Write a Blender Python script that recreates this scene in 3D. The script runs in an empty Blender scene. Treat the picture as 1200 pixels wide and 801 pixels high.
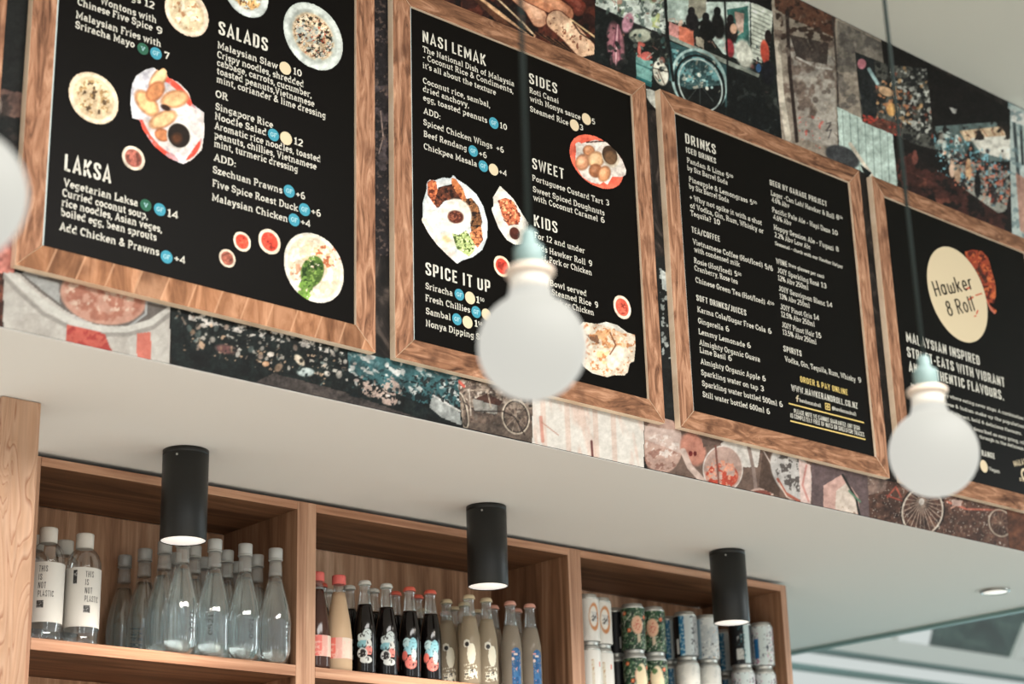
import bpy, math, random
import numpy as np
from math import sin, cos, pi, radians

C = bpy.context.scene.collection
sc = bpy.context.scene

# ---------------------------------------------------------------- camera
YAW, PITCH, ROLL, FPX = 0.73111902, 0.33691638, -0.02979895, 2119.98
EYE = np.array([0.0, 0.0, 1.5])
_fw = np.array([sin(YAW)*cos(PITCH), cos(YAW)*cos(PITCH), sin(PITCH)])
_r0 = np.array([cos(YAW), -sin(YAW), 0.0])
_u0 = np.cross(_r0, _fw)
CR = cos(ROLL)*_r0 + sin(ROLL)*_u0
CU = -sin(ROLL)*_r0 + cos(ROLL)*_u0
cam = bpy.data.cameras.new('camera')
cam_o = bpy.data.objects.new('camera', cam)
C.objects.link(cam_o)
from mathutils import Matrix, Vector
cam_o.matrix_world = Matrix(((CR[0], CU[0], -_fw[0], EYE[0]), (CR[1], CU[1], -_fw[1], EYE[1]),
                             (CR[2], CU[2], -_fw[2], EYE[2]), (0, 0, 0, 1)))
cam.sensor_fit = 'HORIZONTAL'
cam.sensor_width = 36.0
cam.lens = FPX*36.0/1200.0
cam.clip_start = 0.05
cam.dof.use_dof = True
cam.dof.focus_distance = 4.1
cam.dof.aperture_fstop = 3.2
sc.camera = cam_o

# ---------------------------------------------------------------- world, exposure
sc.view_settings.view_transform = 'Standard'
sc.view_settings.look = 'None'
sc.view_settings.gamma = 1.0
sc.view_settings.use_curve_mapping = False
sc.view_settings.exposure = 0.0
w = bpy.data.worlds.new('daylight'); sc.world = w
w.use_nodes = True
bg = w.node_tree.nodes['Background']
bg.inputs['Color'].default_value = (0.83, 0.85, 0.84, 1)
bg.inputs['Strength'].default_value = 0.80

def area(name, loc, rot, sx, sy, power, col):
    l = bpy.data.lights.new(name, 'AREA'); l.shape = 'RECTANGLE'; l.size = sx; l.size_y = sy
    l.energy = power; l.color = col
    o = bpy.data.objects.new(name, l); C.objects.link(o); o.location = loc; o.rotation_euler = rot
    return o
# unseen added lamps: bottle-highlight strips, overhead bounce, window-frame fill; plus daylight from the right
area('added_highlight_strip', (-3.2, -4.2, 2.0), (radians(86), 0, radians(-30)), 0.7, 2.0, 26, (0.92, 0.98, 1.0))  # narrow strip added to draw bright streaks on the bottles
area('added_highlight_strip', (1.2, -5.0, 2.0), (radians(86), 0, radians(-4)), 0.6, 2.0, 22, (0.92, 0.98, 1.0))  # second added strip, for more bottle highlights
area('added_bounce_light', (1.6, -0.6, 4.05), (0, 0, 0), 4.0, 2.4, 430, (1.0, 0.97, 0.93))  # added overhead so the floor bounces light up to the soffit
area('side_window_daylight', (8.3, 4.2, 1.6), (radians(90), 0, radians(90)), 3.5, 2.0, 36, (0.62, 0.94, 1.0))
area('added_frame_fill', (7.6, 0.5, 2.2), (radians(84), 0, radians(-8)), 2.0, 2.6, 120, (0.90, 0.98, 1.0))  # added to brighten the white window frame
sc.cycles.transparent_max_bounces = 40

# ---------------------------------------------------------------- pixel helpers: a photo point onto a plane of the room
def ray(px, py): return (px-600)/FPX*CR - (py-400.5)/FPX*CU + _fw
def on_y(px, py, y): d = ray(px, py); return EYE + d*(y/d[1])
def on_z(px, py, z): d = ray(px, py); return EYE + d*((z-EYE[2])/d[2])
def project(x, y, z):
    dx, dy, dz = x-EYE[0], y-EYE[1], z-EYE[2]
    dep = dx*_fw[0]+dy*_fw[1]+dz*_fw[2]
    return (600+FPX*(dx*CR[0]+dy*CR[1]+dz*CR[2])/dep, 400.5-FPX*(dx*CU[0]+dy*CU[1]+dz*CU[2])/dep)

# ---------------------------------------------------------------- object helpers
def link(name, me, mats, parent=None, loc=(0, 0, 0), rz=0.0, smooth=False):
    o = bpy.data.objects.new(name, me); C.objects.link(o)
    if not isinstance(mats, (list, tuple)): mats = [mats]
    for m in mats: me.materials.append(m)
    if parent is not None: o.parent = parent
    o.location = loc; o.rotation_euler = (0, 0, rz)
    if smooth:
        me.polygons.foreach_set('use_smooth', [True]*len(me.polygons))
    return o
def mesh(name, verts, faces, mats, parent=None, loc=(0, 0, 0), rz=0.0, smooth=False):
    me = bpy.data.meshes.new(name); me.from_pydata([tuple(map(float, v)) for v in verts], [], faces); me.update()
    return link(name, me, mats, parent, loc, rz, smooth)
def empty(name, loc=(0, 0, 0), rz=0.0):
    o = bpy.data.objects.new(name, None); C.objects.link(o); o.location = loc; o.rotation_euler = (0, 0, rz)
    o.empty_display_size = 0.05
    return o
def tag(o, label, cat, group=None):
    o['label'] = label; o['category'] = cat
    if group: o['group'] = group
    return o
def struct(o): o['kind'] = 'structure'; return o
def box(x0, x1, y0, y1, z0, z1):
    return ([(x0, y0, z0), (x1, y0, z0), (x1, y1, z0), (x0, y1, z0), (x0, y0, z1), (x1, y0, z1), (x1, y1, z1), (x0, y1, z1)],
            [(0, 3, 2, 1), (4, 5, 6, 7), (0, 1, 5, 4), (1, 2, 6, 5), (2, 3, 7, 6), (3, 0, 4, 7)])
def boxes(name, bs, mat, parent=None, bevel=0.0):
    V, F = [], []
    for b in bs:
        v, f = box(*b); n = len(V); V += v; F += [tuple(i+n for i in q) for q in f]
    o = mesh(name, V, F, mat, parent)
    if bevel:
        m = o.modifiers.new('bevel', 'BEVEL'); m.width = bevel; m.segments = 2
    return o
def lathe_data(prof, n=32, close_top=True, close_bottom=True, fn=None):
    V, F = [], []
    for (r, z) in prof:
        for k in range(n):
            a = 2*pi*k/n
            rr = r if fn is None else fn(r, z, a)
            V.append((rr*cos(a), rr*sin(a), z))
    for i in range(len(prof)-1):
        for k in range(n):
            k2 = (k+1) % n
            F.append((i*n+k, i*n+k2, (i+1)*n+k2, (i+1)*n+k))
    if close_bottom: F.append(tuple(reversed(range(n))))
    if close_top: F.append(tuple(range((len(prof)-1)*n, len(prof)*n)))
    return V, F
def lathe(name, prof, mat, parent=None, n=32, loc=(0, 0, 0), ct=True, cb=True, fn=None, flat=False):
    V, F = lathe_data(prof, n, ct, cb, fn)
    o = mesh(name, V, F, mat, parent, loc)
    if not flat:
        sm = [len(p.vertices) == 4 for p in o.data.polygons]
        o.data.polygons.foreach_set('use_smooth', sm)
    return o
def copy_tree(o, parent=None):
    c = o.copy(); C.objects.link(c)
    if parent is not None: c.parent = parent
    for ch in list(o.children): copy_tree(ch, c)
    return c

# ---------------------------------------------------------------- materials
def s2l(c):
    c = np.asarray(c, float)/255.0
    return np.where(c <= 0.04045, c/12.92, ((c+0.055)/1.055)**2.4)
GAIN = 1/1.0          # sRGB colours read off the photograph -> surface colour under the room's light
def rgb(*c):
    v = np.clip(s2l(c)*GAIN, 0, 0.92); return (float(v[0]), float(v[1]), float(v[2]), 1.0)
def pmat(name, col, rough=0.5, spec=0.3, metal=0.0, emit=None, es=0.0, trans=0.0, ior=1.45, coat=0.0):
    m = bpy.data.materials.new(name); m.use_nodes = True
    b = m.node_tree.nodes['Principled BSDF']
    b.inputs['Base Color'].default_value = col if len(col) == 4 else rgb(*col)
    b.inputs['Roughness'].default_value = rough
    b.inputs['Specular IOR Level'].default_value = spec
    b.inputs['Metallic'].default_value = metal
    b.inputs['Transmission Weight'].default_value = trans
    b.inputs['IOR'].default_value = ior
    b.inputs['Coat Weight'].default_value = coat
    if emit is not None:
        b.inputs['Emission Color'].default_value = (*emit, 1); b.inputs['Emission Strength'].default_value = es
    return m
def noise_mat(name, c1, c2, c3, scale=(1, 1, 1), rough=0.6, spec=0.25, detail=6, dist=0.6, stops=(0.30, 0.52, 0.72), bump=0.0, spots=None, fine=None):
    """wood-like grain: noise stretched along one axis, through three colours; spots = (colour, scale, amount)"""
    m = bpy.data.materials.new(name); m.use_nodes = True
    nt = m.node_tree; N = nt.nodes; L = nt.links; b = N['Principled BSDF']
    tc = N.new('ShaderNodeTexCoord'); mp = N.new('ShaderNodeMapping'); mp.inputs['Scale'].default_value = scale
    L.new(tc.outputs['Object'], mp.inputs['Vector'])
    oi = N.new('ShaderNodeObjectInfo'); 
    va = N.new('ShaderNodeVectorMath'); va.operation = 'ADD'
    mu = N.new('ShaderNodeMath'); mu.operation = 'MULTIPLY'; mu.inputs[1].default_value = 17.0
    L.new(oi.outputs['Random'], mu.inputs[0]); L.new(mp.outputs[0], va.inputs[0]); L.new(mu.outputs[0], va.inputs[1])
    nz = N.new('ShaderNodeTexNoise'); nz.inputs['Scale'].default_value = 1.0; nz.inputs['Detail'].default_value = detail
    nz.inputs['Roughness'].default_value = 0.62; nz.inputs['Distortion'].default_value = dist
    L.new(va.outputs[0], nz.inputs['Vector'])
    cr = N.new('ShaderNodeValToRGB'); e = cr.color_ramp.elements
    e[0].position = stops[0]; e[0].color = rgb(*c1); e[1].position = stops[2]; e[1].color = rgb(*c3)
    k = cr.color_ramp.elements.new(stops[1]); k.color = rgb(*c2)
    L.new(nz.outputs['Fac'], cr.inputs['Fac'])
    out = cr.outputs['Color']
    for sp in ([spots] if spots else []):
        n2 = N.new('ShaderNodeTexNoise'); n2.inputs['Scale'].default_value = sp[1]; n2.inputs['Detail'].default_value = 3
        L.new(tc.outputs['Object'], n2.inputs['Vector'])
        r2 = N.new('ShaderNodeMapRange'); r2.inputs[1].default_value = 0.56; r2.inputs[2].default_value = 0.74
        r2.inputs[4].default_value = sp[2]
        L.new(n2.outputs['Fac'], r2.inputs[0])
        mx = N.new('ShaderNodeMix'); mx.data_type = 'RGBA'; mx.inputs[7].default_value = rgb(*sp[0])
        L.new(r2.outputs[0], mx.inputs[0]); L.new(out, mx.inputs[6]); out = mx.outputs[2]
    L.new(out, b.inputs['Base Color'])
    b.inputs['Roughness'].default_value = rough; b.inputs['Specular IOR Level'].default_value = spec
    if bump:
        bp = N.new('ShaderNodeBump'); bp.inputs['Strength'].default_value = bump; bp.inputs['Distance'].default_value = 0.002
        L.new(nz.outputs['Fac'], bp.inputs['Height']); L.new(bp.outputs[0], b.inputs['Normal'])
    return m
def vcol_mat(name, rough=0.6, spec=0.15):
    m = bpy.data.materials.new(name); m.use_nodes = True
    nt = m.node_tree; b = nt.nodes['Principled BSDF']
    a = nt.nodes.new('ShaderNodeAttribute'); a.attribute_name = 'ink'
    nt.links.new(a.outputs['Color'], b.inputs['Base Color'])
    b.inputs['Roughness'].default_value = rough; b.inputs['Specular IOR Level'].default_value = spec
    return m
def saw_cuts(m):
    """pale saw joints crossing the rail every few centimetres, each block a tone of its own"""
    nt = m.node_tree; N = nt.nodes; L = nt.links; b = N['Principled BSDF']; src = b.inputs['Base Color'].links[0].from_socket
    tc = N.new('ShaderNodeTexCoord'); sp = N.new('ShaderNodeSeparateXYZ'); L.new(tc.outputs['Object'], sp.inputs[0])
    a = N.new('ShaderNodeMath'); a.operation = 'MULTIPLY_ADD'; a.inputs[1].default_value = -0.35; L.new(sp.outputs['Z'], a.inputs[0]); L.new(sp.outputs['X'], a.inputs[2])
    k = N.new('ShaderNodeMath'); k.operation = 'MULTIPLY'; k.inputs[1].default_value = 17.0; L.new(a.outputs[0], k.inputs[0])
    fl = N.new('ShaderNodeMath'); fl.operation = 'FLOOR'; L.new(k.outputs[0], fl.inputs[0])
    fr = N.new('ShaderNodeMath'); fr.operation = 'FRACT'; L.new(k.outputs[0], fr.inputs[0])
    wn = N.new('ShaderNodeTexWhiteNoise'); wn.noise_dimensions = '1D'; L.new(fl.outputs[0], wn.inputs['W'])
    mr = N.new('ShaderNodeMapRange'); mr.inputs[3].default_value = 0.68; mr.inputs[4].default_value = 1.18; L.new(wn.outputs['Value'], mr.inputs[0])
    sc_ = N.new('ShaderNodeVectorMath'); sc_.operation = 'SCALE'; L.new(src, sc_.inputs[0]); L.new(mr.outputs[0], sc_.inputs['Scale'])
    cmp_ = N.new('ShaderNodeMath'); cmp_.operation = 'LESS_THAN'; cmp_.inputs[1].default_value = 0.07; L.new(fr.outputs[0], cmp_.inputs[0])
    mx = N.new('ShaderNodeMix'); mx.data_type = 'RGBA'; mx.inputs[7].default_value = rgb(206, 160, 126)
    mm = N.new('ShaderNodeMath'); mm.operation = 'MULTIPLY'; mm.inputs[1].default_value = 0.45; L.new(cmp_.outputs[0], mm.inputs[0])
    L.new(mm.outputs[0], mx.inputs[0]); L.new(sc_.outputs[0], mx.inputs[6]); L.new(mx.outputs[2], b.inputs['Base Color'])
M = {}
M['plaster'] = pmat('painted_plaster', (0.745, 0.725, 0.690, 1), 0.85, 0.1)
M['ceiling'] = pmat('ceiling_paint', (0.66, 0.64, 0.57, 1), 0.85, 0.1)
M['floor'] = noise_mat('warm_concrete_floor', (194, 189, 181), (210, 205, 197), (224, 218, 210), (2, 2, 2), 0.6, 0.2)
M['bounce_floor'] = pmat('grey_green_bounce_floor', (120, 146, 144), 0.7, 0.2)
M['dark'] = pmat('dark_plinth_board', (40, 36, 32), 0.8, 0.1)  # dark board colour of the plinths
M['print'] = vcol_mat('printed_photo')
M['gloss_print'] = vcol_mat('printed_label', 0.35, 0.3)
M['panel'] = pmat('black_menu_panel', (12, 10, 8), 0.40, 0.06)
M['panel_edge'] = pmat('pale_panel_edge', (190, 205, 205), 0.5, 0.2)
M['ink'] = pmat('white_lettering', (214, 210, 198), 0.7, 0.1)
M['yellow_ink'] = pmat('yellow_lettering', (224, 196, 120), 0.7, 0.1)
M['gf'] = pmat('teal_badge', (68, 146, 166), 0.7, 0.1)
M['veg'] = pmat('green_badge', (52, 98, 78), 0.7, 0.1)
M['cream'] = pmat('cream_badge', (214, 196, 164), 0.7, 0.1)
M['pale_ink'] = pmat('pale_badge_letter', (176, 214, 220), 0.7, 0.1)
M['dark_ink'] = pmat('dark_lettering', (32, 26, 22), 0.7, 0.1)
M['red_ink'] = pmat('red_lettering', (190, 70, 50), 0.7, 0.1)
M['label_ink'] = pmat('grey_black_lettering', (62, 60, 60), 0.6, 0.2)
M['frame_h'] = noise_mat('rustic_frame_along', (72, 46, 32), (142, 100, 74), (196, 150, 120), (9, 60, 44), 0.7, 0.15, 10, 1.6, (0.30, 0.52, 0.74), 0.5, ((74, 46, 32), 16, 0.7))
M['frame_v'] = noise_mat('rustic_frame_upright', (78, 50, 36), (152, 108, 82), (204, 160, 130), (50, 60, 8), 0.7, 0.15, 10, 1.6, (0.30, 0.50, 0.74), 0.5, ((82, 52, 38), 12, 0.65))
M['frame_blocks'] = noise_mat('sawn_cross_grain_frame', (84, 52, 34), (150, 104, 74), (200, 150, 116), (22, 30, 6), 0.7, 0.15, 9, 1.2, (0.28, 0.5, 0.74), 0.5, ((80, 48, 32), 12, 0.5))
saw_cuts(M['frame_blocks'])
M['frame_edge'] = noise_mat('pale_frame_edge', (206, 178, 150), (230, 206, 180), (238, 218, 196), (9, 9, 9), 0.7, 0.2)  # paler tone on all narrow faces of the rails
M['walnut_v'] = noise_mat('walnut_upright', (80, 54, 38), (138, 100, 74), (184, 144, 114), (22, 22, 1.6), 0.5, 0.25, 7, 0.8, (0.28, 0.5, 0.74))
M['walnut_lit_back'] = noise_mat('walnut_back_lit', (116, 80, 58), (188, 144, 112), (240, 200, 168), (26, 26, 1.4), 0.5, 0.2, 7, 0.7, (0.28, 0.5, 0.74))  # paler than the side panels: the downlights' glow put into the colour
M['walnut_h'] = noise_mat('walnut_along', (62, 40, 27), (108, 75, 53), (146, 106, 79), (1.6, 22, 22), 0.5, 0.25, 7, 0.8, (0.28, 0.5, 0.74))
M['walnut_edge_h'] = noise_mat('walnut_edge_along', (140, 98, 74), (178, 132, 104), (204, 162, 132), (2, 40, 60), 0.5, 0.25, 7, 0.5, (0.3, 0.5, 0.7))
M['walnut_edge_v'] = noise_mat('walnut_edge_upright', (140, 100, 77), (180, 138, 111), (206, 166, 138), (60, 40, 2), 0.5, 0.25, 7, 0.5, (0.3, 0.5, 0.7))
M['black_metal'] = pmat('black_powder_coat', (24, 24, 22), 0.42, 0.45)
M['lamp_white'] = pmat('lit_diffuser', (235, 230, 222), 0.5, 0.2, emit=(1.0, 0.95, 0.88), es=0.66)
M['screw'] = pmat('bright_screw', (200, 200, 195), 0.3, 0.5, 0.8)
M['bulb'] = pmat('frosted_lit_bulb', (60, 60, 56), 0.6, 0.15, emit=(1.0, 0.985, 0.90), es=0.63)
M['bulb_neck'] = pmat('frosted_bulb_neck', (196, 190, 178), 0.4, 0.4, emit=(1.0, 0.94, 0.85), es=0.30)
M['collar'] = pmat('porcelain_collar', (218, 200, 184), 0.4, 0.4)
M['socket'] = pmat('grey_green_lampholder', (120, 142, 140), 0.45, 0.4)
M['cord'] = pmat('dark_green_grey_cord', (40, 48, 46), 0.7, 0.2)
M['chrome'] = pmat('spotlight_rim', (150, 148, 142), 0.3, 0.5, 0.6)
M['white_frame'] = pmat('white_window_frame', (212, 216, 210), 0.5, 0.3)
M['teal_frame'] = pmat('teal_grey_window_bar', (120, 146, 142), 0.5, 0.3)
M['outside'] = noise_mat('dark_neighbouring_roof', (24, 44, 42), (48, 72, 68), (84, 106, 100), (3, 3, 6), 0.8, 0.2)

def glass(name, tint, rough=0.02, ior=1.33, clear=0.35, body=None, body_mix=0.0):
    m = bpy.data.materials.new(name); m.use_nodes = True
    nt = m.node_tree; N = nt.nodes; L = nt.links
    for n in list(N):
        if n.type == 'BSDF_PRINCIPLED': N.remove(n)
    out = [n for n in N if n.type == 'OUTPUT_MATERIAL'][0]
    g = N.new('ShaderNodeBsdfGlass'); g.inputs['Color'].default_value = (*tint, 1); g.inputs['Roughness'].default_value = rough; g.inputs['IOR'].default_value = ior
    t = N.new('ShaderNodeBsdfTransparent'); t.inputs['Color'].default_value = (*tint, 1)
    mx = N.new('ShaderNodeMixShader'); mx.inputs[0].default_value = clear
    L.new(g.outputs[0], mx.inputs[1]); L.new(t.outputs[0], mx.inputs[2]); last = mx
    if body is not None:
        d = N.new('ShaderNodeBsdfDiffuse'); d.inputs['Color'].default_value = rgb(*body)
        m2 = N.new('ShaderNodeMixShader'); m2.inputs[0].default_value = body_mix
        L.new(mx.outputs[0], m2.inputs[1]); L.new(d.outputs[0], m2.inputs[2]); last = m2
    L.new(last.outputs[0], out.inputs['Surface'])
    return m
def clear_film(name, tint, gloss=0.5, rough=0.06, body=(210, 216, 214), body_mix=0.08, low=0.07):
    """thin-walled clear plastic: see-through, with reflections that strengthen towards the edges and a trace of haze"""
    m = bpy.data.materials.new(name); m.use_nodes = True
    nt = m.node_tree; N = nt.nodes; L = nt.links
    for n in list(N):
        if n.type == 'BSDF_PRINCIPLED': N.remove(n)
    out = [n for n in N if n.type == 'OUTPUT_MATERIAL'][0]
    t = N.new('ShaderNodeBsdfTransparent'); t.inputs['Color'].default_value = (*tint, 1)
    g = N.new('ShaderNodeBsdfGlossy'); g.inputs['Roughness'].default_value = rough; g.inputs['Color'].default_value = (1, 1, 1, 1)
    lw = N.new('ShaderNodeLayerWeight'); lw.inputs['Blend'].default_value = 0.28
    mr = N.new('ShaderNodeMapRange'); mr.inputs[3].default_value = low; mr.inputs[4].default_value = gloss; L.new(lw.outputs['Facing'], mr.inputs[0])
    m1 = N.new('ShaderNodeMixShader'); L.new(mr.outputs[0], m1.inputs[0]); L.new(t.outputs[0], m1.inputs[1]); L.new(g.outputs[0], m1.inputs[2])
    d = N.new('ShaderNodeBsdfDiffuse'); d.inputs['Color'].default_value = rgb(*body)
    m2 = N.new('ShaderNodeMixShader'); m2.inputs[0].default_value = body_mix
    L.new(m1.outputs[0], m2.inputs[1]); L.new(d.outputs[0], m2.inputs[2]); L.new(m2.outputs[0], out.inputs['Surface'])
    return m
M['water'] = clear_film('clear_plastic', (0.95, 0.97, 0.97), 0.7, 0.05, body_mix=0.02, low=0.09)
M['water_cell'] = glass('water_inside', (0.96, 0.985, 0.985), 0.0, 1.33, 0.25)
M['pane'] = clear_film('window_pane', (0.97, 1.0, 0.99), 0.15, 0.0, body_mix=0.0, low=0.01)
M['clear_glass'] = clear_film('clear_bottle_glass', (0.92, 0.95, 0.94), 0.6, 0.03, body_mix=0.06)
M['lemon'] = glass('cloudy_lemonade', (0.90, 0.86, 0.78), 0.06, 1.33, 0.3, (196, 180, 156), 0.46)
M['tonic'] = glass('pale_cloudy_soda', (0.86, 0.83, 0.78), 0.06, 1.33, 0.3, (176, 164, 148), 0.48)
M['juice'] = glass('peach_juice', (0.9, 0.75, 0.55), 0.08, 1.33, 0.1, (222, 190, 156), 0.78)
M['cola'] = pmat('dark_cola', (16, 11, 10), 0.08, 0.55)
M['berry'] = pmat('dark_berry_drink', (70, 46, 38), 0.08, 0.5)
M['white_plastic'] = pmat('white_plastic', (214, 208, 198), 0.45, 0.35)
M['silver_cap'] = pmat('grey_silver_cap', (176, 176, 172), 0.4, 0.45, 0.15)
M['shrink'] = clear_film('grey_shrink_sleeve', (0.9, 0.9, 0.89), 0.4, 0.2, (196, 194, 188), 0.35)
M['label'] = pmat('white_paper_label', (216, 212, 204), 0.6, 0.2)
M['cap_white'] = pmat('white_crown_cap', (214, 212, 204), 0.4, 0.4)
M['cap_red'] = pmat('coral_crown_cap', (222, 104, 84), 0.4, 0.4)
M['cap_pink'] = pmat('pink_screw_cap', (222, 108, 100), 0.45, 0.35)
M['cap_cream'] = pmat('cream_crown_cap', (220, 200, 164), 0.4, 0.4)
M['cap_peach'] = pmat('peach_crown_cap', (222, 164, 146), 0.4, 0.4)
M['can_metal'] = pmat('brushed_can_end', (196, 196, 190), 0.35, 0.5, 0.6)

# ---------------------------------------------------------------- stroke lettering: two alphabets drawn as centre lines
def arc(cx, cy, rx, ry, a0, a1, n=8):
    return [(cx+rx*cos(radians(a0+(a1-a0)*i/n)), cy+ry*sin(radians(a0+(a1-a0)*i/n))) for i in range(n+1)]
def ring(cx, cy, rx, ry, n=14): return arc(cx, cy, rx, ry, 0, 360, n)
H = 0.065                      # half stroke
XH, CH = 0.62, 0.935           # centre-line heights of small letters and capitals
SF = 0.115
def stem(x, y0, y1, b='c', t='l'):
    s = [[(x, y0), (x, y1)]]
    def ser(y, k):
        if k == 'c': s.append([(x-SF, y), (x+SF, y)])
        elif k == 'l': s.append([(x-SF, y), (x, y)])
        elif k == 'r': s.append([(x, y), (x+SF, y)])
    ser(y0, b); ser(y1, t)
    return s
B = H
def slab():
    g = {}
    g['a'] = (.60, [arc(.27, .43, .17, .19, 150, 0, 6)+[(.44, B+.02), (.56, B)], ring(.26, .22, .17, .155)])
    g['b'] = (.64, stem(.13, B, CH, '', 'l')+[ring(.33, .34, .20, .275)])
    g['c'] = (.56, [arc(.32, .34, .22, .275, 45, 320, 12), [(.48, .44), (.48, .60)]])
    g['d'] = (.66, stem(.48, B, CH, 'r', 'l')+[ring(.29, .34, .20, .275)])
    g['e'] = (.58, [[(.09, .36), (.50, .36)]+arc(.30, .34, .21, .275, 10, 310, 12)])
    g['f'] = (.44, [[(.19, B), (.19, .74)]+arc(.34, .74, .15, .195, 180, 70, 5), [(.04, XH), (.38, XH)], [(.07, B), (.33, B)]])
    g['g'] = (.62, [ring(.28, .37, .19, .235), [(.58, XH), (.47, XH), (.47, -.08)]+arc(.28, -.06, .19, .13, 0, -150, 6)])
    g['h'] = (.72, stem(.15, B, CH, 'c', 'l')+[[(.15, .42)]+arc(.34, .42, .19, .20, 150, 0, 6)+[(.53, B)], [(.43, B), (.65, B)]])
    g['i'] = (.36, stem(.18, B, XH, 'c', 'l')+[[(.17, .80), (.17, .93)]])
    g['j'] = (.34, [[(.08, XH), (.2, XH), (.2, -.08)]+arc(.07, -.08, .13, .11, 0, -110, 4), [(.19, .80), (.19, .93)]])
    g['k'] = (.66, stem(.14, B, CH, 'c', 'l')+[[(.14, .28), (.52, XH)], [(.28, .38), (.54, B)], [(.42, XH), (.62, XH)], [(.46, B), (.66, B)]])
    g['l'] = (.36, stem(.18, B, CH, 'c', 'l'))
    g['m'] = (1.02, stem(.15, B, XH, 'c', 'l')+[[(.15, .44)]+arc(.32, .44, .17, .18, 150, 0, 6)+[(.49, B)], [(.49, .44)]+arc(.66, .44, .17, .18, 150, 0, 6)+[(.83, B)], [(.40, B), (.58, B)], [(.74, B), (.94, B)]])
    g['n'] = (.72, stem(.15, B, XH, 'c', 'l')+[[(.15, .42)]+arc(.34, .42, .19, .20, 150, 0, 6)+[(.53, B)], [(.43, B), (.65, B)]])
    g['o'] = (.62, [ring(.31, .34, .22, .275)])
    g['p'] = (.66, stem(.15, -.2, XH, 'c', 'l')+[ring(.35, .34, .20, .275)])
    g['q'] = (.64, stem(.48, -.2, XH, 'c', '')+[ring(.29, .34, .20, .275)])
    g['r'] = (.50, stem(.15, B, XH, 'c', 'l')+[[(.15, .40)]+arc(.36, .40, .2, .22, 150, 60, 5)])
    g['s'] = (.50, [arc(.25, .48, .16, .14, 30, 250, 8)+arc(.25, .20, .17, .14, 80, -150, 8), [(.40, .46), (.40, .60)]])
    g['t'] = (.44, [[(.18, .84), (.18, .22)]+arc(.31, .22, .13, .155, 180, 300, 5), [(.03, XH), (.38, XH)]])
    g['u'] = (.70, [[(.04, XH), (.15, XH), (.15, .26)]+arc(.33, .26, .18, .195, 180, 330, 6)+[(.51, .26)], [(.40, XH), (.52, XH), (.52, B), (.64, B)]])
    g['v'] = (.62, [[(.11, XH), (.31, B), (.51, XH)], [(.0, XH), (.22, XH)], [(.40, XH), (.62, XH)]])
    g['w'] = (.92, [[(.11, XH), (.28, B), (.46, XH), (.64, B), (.81, XH)], [(.0, XH), (.22, XH)], [(.70, XH), (.92, XH)]])
    g['x'] = (.62, [[(.11, XH), (.51, B)], [(.51, XH), (.11, B)], [(.01, XH), (.22, XH)], [(.40, XH), (.6, XH)], [(.01, B), (.22, B)], [(.40, B), (.61, B)]])
    g['y'] = (.62, [[(.11, XH), (.32, B)], [(.51, XH), (.26, -.2), (.08, -.2)], [(.0, XH), (.22, XH)], [(.40, XH), (.62, XH)]])
    g['z'] = (.54, [[(.08, .48), (.08, XH), (.44, XH), (.08, B), (.46, B), (.46, .2)]])
    c = CH
    g['A'] = (.78, [[(.12, B), (.39, c), (.66, B)], [(.20, .32), (.58, .32)], [(.0, B), (.24, B)], [(.54, B), (.78, B)]])
    g['B'] = (.70, stem(.16, B, c, 'l', 'l')+[[(.16, c), (.36, c)]+arc(.36, .72, .18, .215, 90, -90, 7)+[(.16, .505)], [(.36, .505)]+arc(.38, .285, .20, .22, 90, -90, 7)+[(.16, B)]])
    g['C'] = (.72, [arc(.40, .5, .29, .435, 45, 315, 14), [(.62, .70), (.62, .92)]])
    g['D'] = (.76, stem(.16, B, c, 'l', 'l')+[[(.16, c), (.36, c)]+arc(.36, .5, .30, .435, 90, -90, 12)+[(.16, B)]])
    g['E'] = (.66, stem(.16, B, c, 'l', 'l')+[[(.16, c), (.56, c), (.56, .78)], [(.16, .5), (.44, .5)], [(.16, B), (.58, B), (.58, .24)]])
    g['F'] = (.62, stem(.16, B, c, 'c', 'l')+[[(.16, c), (.56, c), (.56, .78)], [(.16, .5), (.44, .5)]])
    g['G'] = (.76, [arc(.40, .5, .29, .435, 45, 350, 14)+[(.68, .42), (.44, .42)], [(.62, .70), (.62, .92)]])
    g['H'] = (.82, stem(.17, B, c, 'c', 'c')+stem(.65, B, c, 'c', 'c')+[[(.17, .5), (.65, .5)]])
    g['I'] = (.38, stem(.19, B, c, 'c', 'c'))
    g['J'] = (.52, [[(.24, c), (.46, c)], [(.36, c), (.36, .25)]+arc(.20, .25, .16, .19, 0, -160, 6)])
    g['K'] = (.76, stem(.16, B, c, 'c', 'c')+[[(.16, .40), (.60, c)], [(.30, .56), (.63, B)], [(.50, c), (.70, c)], [(.54, B), (.76, B)]])
    g['L'] = (.62, stem(.16, B, c, 'l', 'c')+[[(.16, B), (.56, B), (.56, .28)]])
    g['M'] = (.98, [[(.16, B), (.16, c), (.48, .24), (.80, c), (.80, B)], [(.05, B), (.27, B)], [(.69, B), (.91, B)], [(.05, c), (.16, c)], [(.80, c), (.91, c)]])
    g['N'] = (.82, [[(.16, B), (.16, c), (.64, B), (.64, c)], [(.05, B), (.27, B)], [(.05, c), (.16, c)], [(.54, c), (.75, c)]])
    g['O'] = (.76, [ring(.38, .5, .29, .435, 18)])
    g['P'] = (.68, stem(.16, B, c, 'c', 'l')+[[(.16, c), (.36, c)]+arc(.36, .69, .20, .245, 90, -90, 7)+[(.16, .445)]])
    g['R'] = (.74, stem(.16, B, c, 'c', 'l')+[[(.16, c), (.36, c)]+arc(.36, .71, .19, .225, 90, -90, 7)+[(.16, .485)], [(.38, .485), (.58, B), (.72, B)]])
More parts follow.
